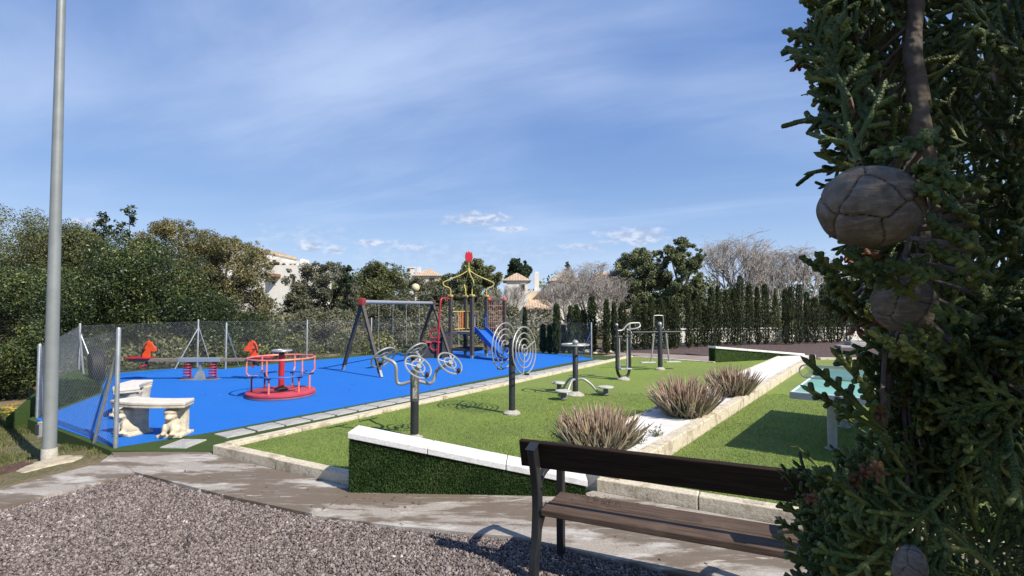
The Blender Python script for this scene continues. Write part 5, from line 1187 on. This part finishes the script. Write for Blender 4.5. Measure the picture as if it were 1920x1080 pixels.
MB().box(((xx(990)+xx(1012))/2, 3.6, zz_(560)), (xx(1012)-xx(990), 1.6, zz_(545)-zz_(578))).build('upper_wall', M_wallc, o)
mb = MB(); mb.prism([(xx(1000), zz_(560)), (xx(1037), zz_(562)), (xx(1030), zz_(540)), (xx(1020), zz_(540))], 0, .6, Matrix.Translation((0, 3.2, 0)) @ Matrix.Rotation(R(90), 4, 'X')); mb.build('brown_gable', mat('brown_gable', (.15, .11, .09), .9, 0, .2, 2), o)
MB().box(((xx(1004.5)+xx(1014))/2, 3.6, zz_(526)), (xx(1014)-xx(1004.5), .7, zz_(508)-zz_(545))).build('chimney', M_wallw, o); MB().box(((xx(1004.5)+xx(1014))/2, 3.6, zz_(508)+.06), (xx(1013)-xx(1005.5), .5, .2)).build('chimney_cap', M_wallw, o)
# big house behind the bare tree
d = 56.; ox = X_(1100, d); o = house('tiled_house', 'wide house with faded tiled roof behind the bare tree', (ox, d, -1)); zz_ = lambda y: Z_(y, d)+1; xx = lambda x: X_(x, d)-ox
MB().box(((xx(1034)+xx(1164))/2, 4, zz_(530)/2), (xx(1164)-xx(1034), 8, zz_(530))).build('wall', M_wallw, o)
rf = hip(MB(), xx(1036), xx(1092), 0, 6, zz_(527), zz_(508)-zz_(527), .4, .5); hip(rf, xx(1108), xx(1165), 0, 6, zz_(530), zz_(506)-zz_(530), .4, .5); rf.build('roof', M_tile, o)
for px in (1048, 1075, 1120, 1148): window(o, xx(px), -.02, zz_(550), .8, .9)
d = 44.; ox = X_(1178, d); o = house('garden_shed', 'small white outbuilding with a red tiled roof behind the cypress row', (ox, d, -1)); zz_ = lambda y: Z_(y, d)+1; xx = lambda x: X_(x, d)-ox
MB().box((0, 2, zz_(585)/2), (xx(1192)-xx(1166), 4, zz_(585))).build('wall', M_wallw, o); hip(MB(), xx(1168), xx(1190), 0, 4, zz_(585), zz_(573)-zz_(585), .35, .2).build('roof', M_tile, o); window(o, 0, -.02, zz_(600), .5, .5)
# ------------------------------------------------------------------ the conifer close to the camera, on the right
M_sc = bpy.data.materials.new('conifer_scales'); M_sc.use_nodes = True
_t = M_sc.node_tree; _q = NG(_t); _b = _t.nodes['Principled BSDF']; _b.inputs['Roughness'].default_value = .5; _b.inputs['Specular IOR Level'].default_value = .35
_o = _q.new('ShaderNodeTexCoord').outputs['Object']; _g = _q.new('ShaderNodeNewGeometry').outputs['Random Per Island']
_c = _q.ramp(_q.m('ADD', _q.m('MULTIPLY', _g, .6), _q.m('MULTIPLY', _q.mr(_q.noise(_o, 30, 3, .6), .35, .65), .4)), [(0, (.022, .040, .010)), (.45, (.054, .084, .019)), (.8, (.120, .150, .034)), (1, (.28, .28, .085))])
_vo = _q.new('ShaderNodeTexVoronoi'); _t.links.new(_o, _vo.inputs[0]); _vo.inputs['Scale'].default_value = 1100
_q.put(_b.inputs['Base Color'], _c); bump(_q, _b, _t, _vo.outputs['Distance'], .9, .0006)
def spray(seed, K, fine, wid=1.):
    """one flat branching spray of cord-like shoots, unit length along +x: centre lines and radii"""
    r = np.random.default_rng(seed); Ps, Rs = [], []; T = np.linspace(0, 1, K)
    def shoot(p, d, l, rad, nrm, lev):
        bend = r.normal(0, .12, 3)*np.array([1, 1, 1.2])+np.array([.0, 0, .10]); pts = p+d[None]*(T*l)[:, None]+bend[None]*(T**2*l*.5)[:, None]
        prof = np.ones(K)*rad; prof[1::2] *= 1.09; prof[0] *= .8; prof[-1] *= .03; prof[-2] *= .86; prof[-3] *= 1.0
        pts[-1] = pts[-2]+(pts[-1]-pts[-2])*.42
        Ps.append(pts); Rs.append(prof)
        if lev == 0: return
        n = max(2, int(l*(11 if lev == 2 else 11)*(1 if fine else .7)))
        for i in range(n):
            t = (.10 if lev == 2 else .2)+(.83-(.10 if lev == 2 else .2))*(i+r.uniform(.2, .8))/n; b = p+d*t*l+bend*t*t*l*.5; s = 1 if (i % 2) else -1
            side = np.cross(nrm, d); a = r.uniform(.55, .95); dd = d*math.cos(a)+side*s*math.sin(a)+nrm*r.normal(.06, .28); dd /= np.linalg.norm(dd)
            ll = l*(.50*wid if lev == 2 else .46)*(1-.55*t)*r.uniform(.65, 1.2)
            if ll > .045: shoot(b, dd, ll, rad*(.94 if lev == 2 else .95), nrm, lev-1)
    shoot(np.zeros(3), np.array([1., 0, 0]), 1., 1., np.array([0, 0, 1.]), 2)
    return np.array(Ps), np.array(Rs)
LIB_N = [spray(300+i, 9, True, .42) for i in range(4)]; LIB_F = [spray(100+i, 9, True) for i in range(7)]; LIB_C = [spray(200+i, 4, False) for i in range(6)]
def frame(d, nrm):
    d = d/np.linalg.norm(d); y = np.cross(nrm, d); y /= np.linalg.norm(y)+1e-9; return np.stack([d, y, np.cross(d, y)], 1)
fol = Acc(); twig = []
rr_ = np.random.default_rng(77)
def put(lib, base, d, nrm, L_, rad, S):
    P, Rd = lib[rr_.integers(len(lib))]; M = frame(d, nrm); V, Q = batch_tubes((P*L_) @ M.T + base, Rd*rad, S); fol.add(V, Q)
# left outline of the crown in the picture plane, from the top down: it only says how far out the shoots reach
BND = [(-80, 1500), (0, 1490), (60, 1484), (130, 1490), (200, 1510), (260, 1545), (305, 1590), (330, 1640), (400, 1640), (450, 1600), (500, 1575), (560, 1600), (620, 1650), (650, 1700), (690, 1725), (770, 1725), (815, 1690), (850, 1630), (885, 1515), (930, 1470), (980, 1475), (1040, 1455), (1160, 1470)]
def bnd(y): return float(np.interp(y, [b[0] for b in BND], [b[1] for b in BND]))
def vec(v): return np.array([v.x, v.y, v.z])
def inward(px, py, Y): return vec(At(px, py, Y))
STEM = [At(1722, -140, .20), At(1714, 40, .192), At(1720, 170, .188), At(1733, 300, .19), At(1752, 460, .22), At(1800, 640, .32), At(1900, 860, .40)]
cone_zone = [(1632, 388, 118, 92), (1716, 578, 84, 66), (1704, 1050, 40, 48)]
def clear_of_cones(px, py, m=1.): return all(((px-a)/(w*m))**2+((py-b)/(h*m))**2 > 1 for a, b, w, h in cone_zone)
# near shoots along the outline
for y in np.arange(-60, 1150, 17.):
    for _ in range(2 if rr_.uniform() < .6 else 1):
        py = y+rr_.normal(0, 12); Y = rr_.uniform(.185, .30); out_ = rr_.uniform(-10, 50); tip = (bnd(py)+out_+12, py); ang = rr_.normal(-.25, .5); lp = rr_.uniform(120, 230)
        bs = (tip[0]+lp*math.cos(ang), tip[1]-lp*math.sin(ang)*1.); 
        if not (clear_of_cones(*tip, 1.05)): Y = rr_.uniform(.30, .36)
        A_ = inward(*bs, Y+rr_.normal(.015, .02)); B_ = inward(*tip, Y); d = B_-A_; L_ = np.linalg.norm(d); n_ = np.array([rr_.normal(0, .45), -1, rr_.normal(.35, .5)])
        put(LIB_F, A_, d, n_, L_, .00108, 6); twig.append(A_)
# near and middle shoots inside the crown
cnt = 0
while cnt < 230:
    py = rr_.uniform(-80, 1160); px = rr_.uniform(bnd(py)+60, 1990); Y = .20+.34*rr_.uniform()**1.2
    if not clear_of_cones(px, py, 1.15) and Y < .30: continue
    if abs(px-1718-max(0, py-170)*.1) < 55 and 40 < py < 310 and Y < .25: continue
    A_ = inward(px, py, Y); a = rr_.normal(2.5, 1.0); d = np.array([math.cos(a), rr_.normal(-.25, .5), math.sin(a)]); d /= np.linalg.norm(d); L_ = rr_.uniform(.035, .075)
    if px-L_/Y*FPX*max(0, -d[0]) < bnd(py)-4: continue
    e = A_+d*L_; epx, epy = 960+FPX*e[0]/e[1], 575-FPX*(e[2]-CAMZ)/e[1]
    if not clear_of_cones(epx, epy, 1.0) and e[1] < .26: continue
    put(LIB_F, A_, d, np.array([rr_.normal(0, .6), -1, rr_.normal(.3, .6)]), L_, .00112, 5); cnt += 1
for _ in range(34):
    px, py = rr_.uniform(1730, 1880), rr_.uniform(630, 860); A_ = inward(px, py, rr_.uniform(.20, .28)); a = rr_.normal(2.4, .9)
    put(LIB_F, A_, np.array([math.cos(a), rr_.normal(-.15, .3), math.sin(a)]), np.array([rr_.normal(0, .5), -1, rr_.normal(.3, .5)]), rr_.uniform(.03, .05), .00112, 5)
# deeper shoots behind
cnt = 0
while cnt < 460:
    py = rr_.uniform(-100, 1180); px = rr_.uniform(bnd(py)+45, 2060); Y = rr_.uniform(.42, 1.05)
    A_ = inward(px, py, Y); a = rr_.normal(2.3, 1.1); d = np.array([math.cos(a), rr_.normal(-.1, .6), math.sin(a)]); d /= np.linalg.norm(d); L_ = rr_.uniform(.07, .14)
    if px-L_/Y*FPX*max(0, -d[0]) < bnd(py)+6: continue
    put(LIB_C, A_, d, np.array([rr_.normal(0, .6), -1, rr_.normal(.3, .6)]), L_, .0017, 4); cnt += 1
# single shoots that stand clear of the outline, and shoots in front of the cones
for (bx_, by_, tx, ty, Y0, Y1) in ((1650, 800, 1508, 662, .20, .19), (1665, 770, 1560, 655, .21, .20), (1655, 810, 1500, 722, .21, .205), (1680, 760, 1592, 668, .22, .21), (1660, 800, 1600, 712, .205, .20), (1690, 360, 1528, 272, .19, .185),
        (1560, 520, 1498, 475, .2, .2), (1600, 560, 1516, 462, .19, .185), (1640, 600, 1525, 520, .2, .19), (1660, 620, 1520, 560, .21, .2), (1720, 560, 1590, 466, .165, .15), (1700, 540, 1560, 488, .17, .16), (1790, 300, 1700, 330, .16, .148), (1800, 400, 1722, 345, .15, .142), (1800, 460, 1735, 400, .15, .14),
        (1760, 520, 1640, 500, .155, .15), (1860, 560, 1800, 520, .17, .16), (1720, 680, 1640, 620, .18, .165), (1640, 330, 1560, 300, .2, .19), (1700, 270, 1640, 310, .17, .155), (1760, 240, 1690, 300, .16, .15), (1830, 420, 1745, 350, .155, .145), (1850, 360, 1735, 330, .155, .145), (1840, 470, 1728, 415, .15, .142), (1860, 520, 1745, 455, .155, .145), (1780, 330, 1722, 305, .155, .145),
        (1840, 600, 1752, 590, .17, .16), (1800, 660, 1700, 612, .18, .168), (1770, 690, 1668, 640, .18, .17), (1740, 480, 1660, 528, .17, .165), (1600, 90, 1478, 72, .2, .19), (1620, 160, 1488, 128, .2, .19), (1640, 220, 1512, 232, .2, .19), (1600, 40, 1508, 8, .2, .19), (1650, 130, 1540, 60, .19, .18)):
    A_ = inward(bx_, by_, Y0); B_ = inward(tx, ty, Y1); d = B_-A_
    put(LIB_N, A_, d, np.array([rr_.normal(0, .3), -1, rr_.normal(.3, .3)]), np.linalg.norm(d), .00112, 6); twig.append(A_)
# unseen sprays added along the sun rays to shade the shoots before the camera
cnt = 0
while cnt < 140:
    py = rr_.uniform(-100, 1150); px = rr_.uniform(bnd(py), 1950); p0 = inward(px, py, rr_.uniform(.15, .5)); t = rr_.uniform(.30, 1.05)
    q0 = p0+np.array(SDIR)*t+rr_.normal(0, .05, 3)
    if q0[1] > -.02 and (q0[2]-CAMZ) < q0[1]*.75+.12: continue
    if math.hypot(q0[0], q0[1]) < .16 or q0[2] > 2.95: continue
    d = rr_.normal(0, 1, 3)+np.array([-.3, -.2, .5]); L_ = rr_.uniform(.10, .18); e = q0+d/np.linalg.norm(d)*L_
    if math.hypot(e[0], e[1]) < .15 or (e[1] > -.02 and (e[2]-CAMZ) < e[1]*.75+.1): continue
    put(LIB_C, q0, d, rr_.normal(0, 1, 3), L_, .0024, 4); cnt += 1
# the rest of the crown, round the trunk, beside and behind the camera
TR = np.array([.92, .02]); cnt = 0
while cnt < 1500:
    z = rr_.uniform(.25, 2.75); a = rr_.uniform(0, 6.283); rad = (.18+.62*rr_.uniform()**.5)*(1-.32*max(0, (z-1.9)/.85)); x, y = TR[0]+rad*math.cos(a), TR[1]+rad*math.sin(a)
    if math.hypot(x, y) < .22 and abs(z-CAMZ) < 3: continue
    if y > .04 and x < y*1.04+.10: continue
    d = np.array([math.cos(a), math.sin(a), rr_.uniform(-.2, 1.)])+rr_.normal(0, .4, 3); L_ = rr_.uniform(.12, .22); e = np.array([x, y])+d[:2]/np.linalg.norm(d)*L_
    if math.hypot(*e) < .17 or (e[1] > .04 and e[0] < e[1]*1.02+.06): continue
    put(LIB_C, np.array([x, y, z]), d, np.array([rr_.normal(0, .6), rr_.normal(0, .6), 1.]), L_, .0026, 4); cnt += 1
o = thing('conifer', 'dark green conifer close by on the right, with woody cones among scaly shoots', 'tree', (TR[0], TR[1], 0)); OFF = np.array([TR[0], TR[1], 0.])
fol.V = [v-OFF for v in fol.V]
fo2 = fol.build('crown', M_sc, o, True)
tk = MB(); loc = Vector(OFF)
tk.tube(arc([(0, 0, -.2), (.02, .01, .7), (-.02, 0, 1.5), (.0, .02, 2.3), (.01, 0, 2.7)], 5), [.07*(1-.042*i) for i in range(21)], 12)
for i in range(26):
    z = .3+i*.09; a = i*2.4; rad = .55*(1-.3*max(0, (z-1.9)/.85)); e = Vector((rad*math.cos(a), rad*math.sin(a), z+.22)); q = e+loc
    if math.hypot(q.x, q.y) < .3 or (q.y > .0 and q.x < q.y*1.05+.12): continue
    tk.tube(arc([(0, 0, z), tuple(e*.5+Vector((0, 0, z*.5-.02))), e], 3), [.016-.002*k for k in range(7)], 6)
tk.build('trunk', M_bark, o, True)
st = MB(); sp_ = arc(STEM, 6); rb = random.Random(3); st.tube([p-loc+Vector((rb.gauss(0, .0006), 0, rb.gauss(0, .0006))) for p in sp_], [.0021+.00025*math.sin(i*1.7)+.00011*i for i in range(len(sp_))], 10)
st.tube([p-loc for p in arc([At(1900, 860, .40), Vector((.55, .40, 1.45)), Vector((.9, .05, 1.1))], 5)], [.009+.001*i for i in range(11)], 8)
st.tube([p-loc for p in arc([At(1885, -120, .30), At(1880, 20, .30), At(1890, 130, .31), At(1935, 300, .36), Vector((.62, .30, 1.6)), Vector((.9, .03, 1.35))], 4)], [.0042+.0005*i for i in range(21)], 8)
st.tube([p-loc for p in arc([At(1735, 300, .25), At(1690, 360, .215), At(1660, 385, .178)], 4)], [.0026]*9, 8)
st.tube([p-loc for p in arc([At(1800, 640, .32), At(1770, 590, .25), At(1730, 578, .195)], 4)], [.0026]*9, 8)
# twigs from the stems out to the shoots on the outline
for b in twig:
    b = Vector(b)
    if min((q_-b).length for q_ in sp_) > .13: continue
    k = min(range(len(sp_)), key=lambda i: (sp_[i]-b).length); m_ = (sp_[k]+b)/2+Vector((0, .012, -.012)); st.tube([sp_[k]-loc, m_-loc, b-loc], [.0011, .0010, .0009], 5)
st.build('branch', M_bark, o, True)
# woody cones: a ball of a few flat many-sided scales with grooves between
def f_cone(q, b, o_, t):
    f = q.noise(o_, 160, 5, .7); a = q.noise(o_, 55, 4, .65); mp = q.new('ShaderNodeMapping'); t.links.new(o_, mp.inputs[0]); mp.inputs['Scale'].default_value = (90, 90, 380)
    s = q.noise(mp.outputs[0], 2.2, 4, .6)
    c = q.mix(q.mr(f, .3, .7), (.12, .098, .078, 1), (.225, .195, .16, 1)); c = q.mix(q.m('MULTIPLY', q.mr(a, .45, .65), .7), c, (.085, .068, .054, 1)); c = q.mix(q.m('MULTIPLY', q.mr(s, .5, .7), .35), c, (.35, .31, .27, 1))
    at_ = q.new('ShaderNodeAttribute'); at_.attribute_name = 'seam'
    c = q.mix(at_.outputs['Fac'], c, (.018, .013, .011, 1))
    q.put(b.inputs['Base Color'], c); bump(q, b, t, q.m('ADD', f, s), .6, .0008)
M_cone = custom('woody_cone', f_cone, .85, .2)
def woody(px, py, wpx, hpx, Y, seed, tilt, ns=13):
    r = np.random.default_rng(seed); c = At(px, py, Y); rx, rz = wpx/2/FPX*Y, hpx/2/FPX*Y
    bm = bmesh.new(); bmesh.ops.create_icosphere(bm, subdivisions=6, radius=1.); V = np.array([v.co[:] for v in bm.verts])
    ga = math.pi*(3-5**.5); S_ = np.array([[math.cos(ga*i)*math.sqrt(1-(1-2*(i+.5)/ns)**2), math.sin(ga*i)*math.sqrt(1-(1-2*(i+.5)/ns)**2), 1-2*(i+.5)/ns] for i in range(ns)])+r.normal(0, .12, (ns, 3))
    S_ /= np.linalg.norm(S_, axis=1, keepdims=True); Vw = V+.05*np.sin(V[:, [1, 2, 0]]*7+seed)+.02*np.sin(V[:, [2, 0, 1]]*19); ds = np.sort(np.arccos(np.clip(Vw @ S_.T/np.linalg.norm(Vw, axis=1, keepdims=True), -1, 1)), axis=1); gap = ds[:, 1]-ds[:, 0]
    gr = np.exp(-(gap/.028)**2)*.085; flat_ = np.clip(gap, 0, .3)*.10; k = 1-gr+flat_-.012+.012*np.sin(V[:, 0]*9)*np.sin(V[:, 2]*8+1); umbo = np.exp(-(ds[:, 0]/.08)**2)*.03; k += umbo*0
    tilt_m = np.array(Matrix.Rotation(tilt, 3, 'Y')); W_ = (V*k[:, None]*np.array([rx, rx*.95, rz])) @ tilt_m.T
    for v, w in zip(bm.verts, W_): v.co = w
    me = bpy.data.meshes.new('cone'); bm.to_mesh(me); bm.free(); at_ = me.attributes.new('seam', 'FLOAT', 'POINT'); at_.data.foreach_set('value', np.exp(-(gap/.021)**2).astype(np.float32)*.95)
    q = link('cone', me, M_cone, o, True); q.location = c-loc
    return q
woody(1630, 389, 172, 152, .160, 1, R(14)); woody(1694, 570, 104, 106, .182, 2, R(-8), 12); woody(1706, 1066, 54, 84, .175, 5, R(10), 12); woody(1903, 105, 46, 52, .27, 6, R(0), 11)
# small brown male cones and dry tips
br = MB(); rb = random.Random(8)
for (px, py, Y) in ((1586, 478, .20), (1602, 497, .195), (1632, 480, .19), (1580, 495, .2), (1795, 470, .22), (1750, 510, .21), (1800, 540, .22), (1690, 95, .235), (1580, 28, .24), (1625, 25, .24), (1495, 122, .225), (1520, 48, .23), (1640, 610, .2), (1605, 615, .2), (1590, 590, .21),
                    (1712, 745, .22), (1650, 775, .2), (1615, 885, .2), (1645, 885, .19), (1600, 905, .2), (1750, 700, .24), (1740, 905, .23), (1515, 930, .2), (1720, 960, .22), (1800, 1000, .25), (1790, 680, .25), (1850, 690, .3)):
    c = At(px, py, Y)-loc
    for k in range(9):
        d = Vector((rb.gauss(0, 1), rb.gauss(0, 1), rb.gauss(0, 1))).normalized(); r_ = rb.uniform(.0009, .0015); br.ball(c+d*.0022, r_, 8, rot_to(d), (.7, .7, 1.5))
br.build('male_cones', mat('rusty_male_cones', (.19, .075, .028), .7, 0, .5, 90, .4, 400), o, True)['kind'] = 'stuff'
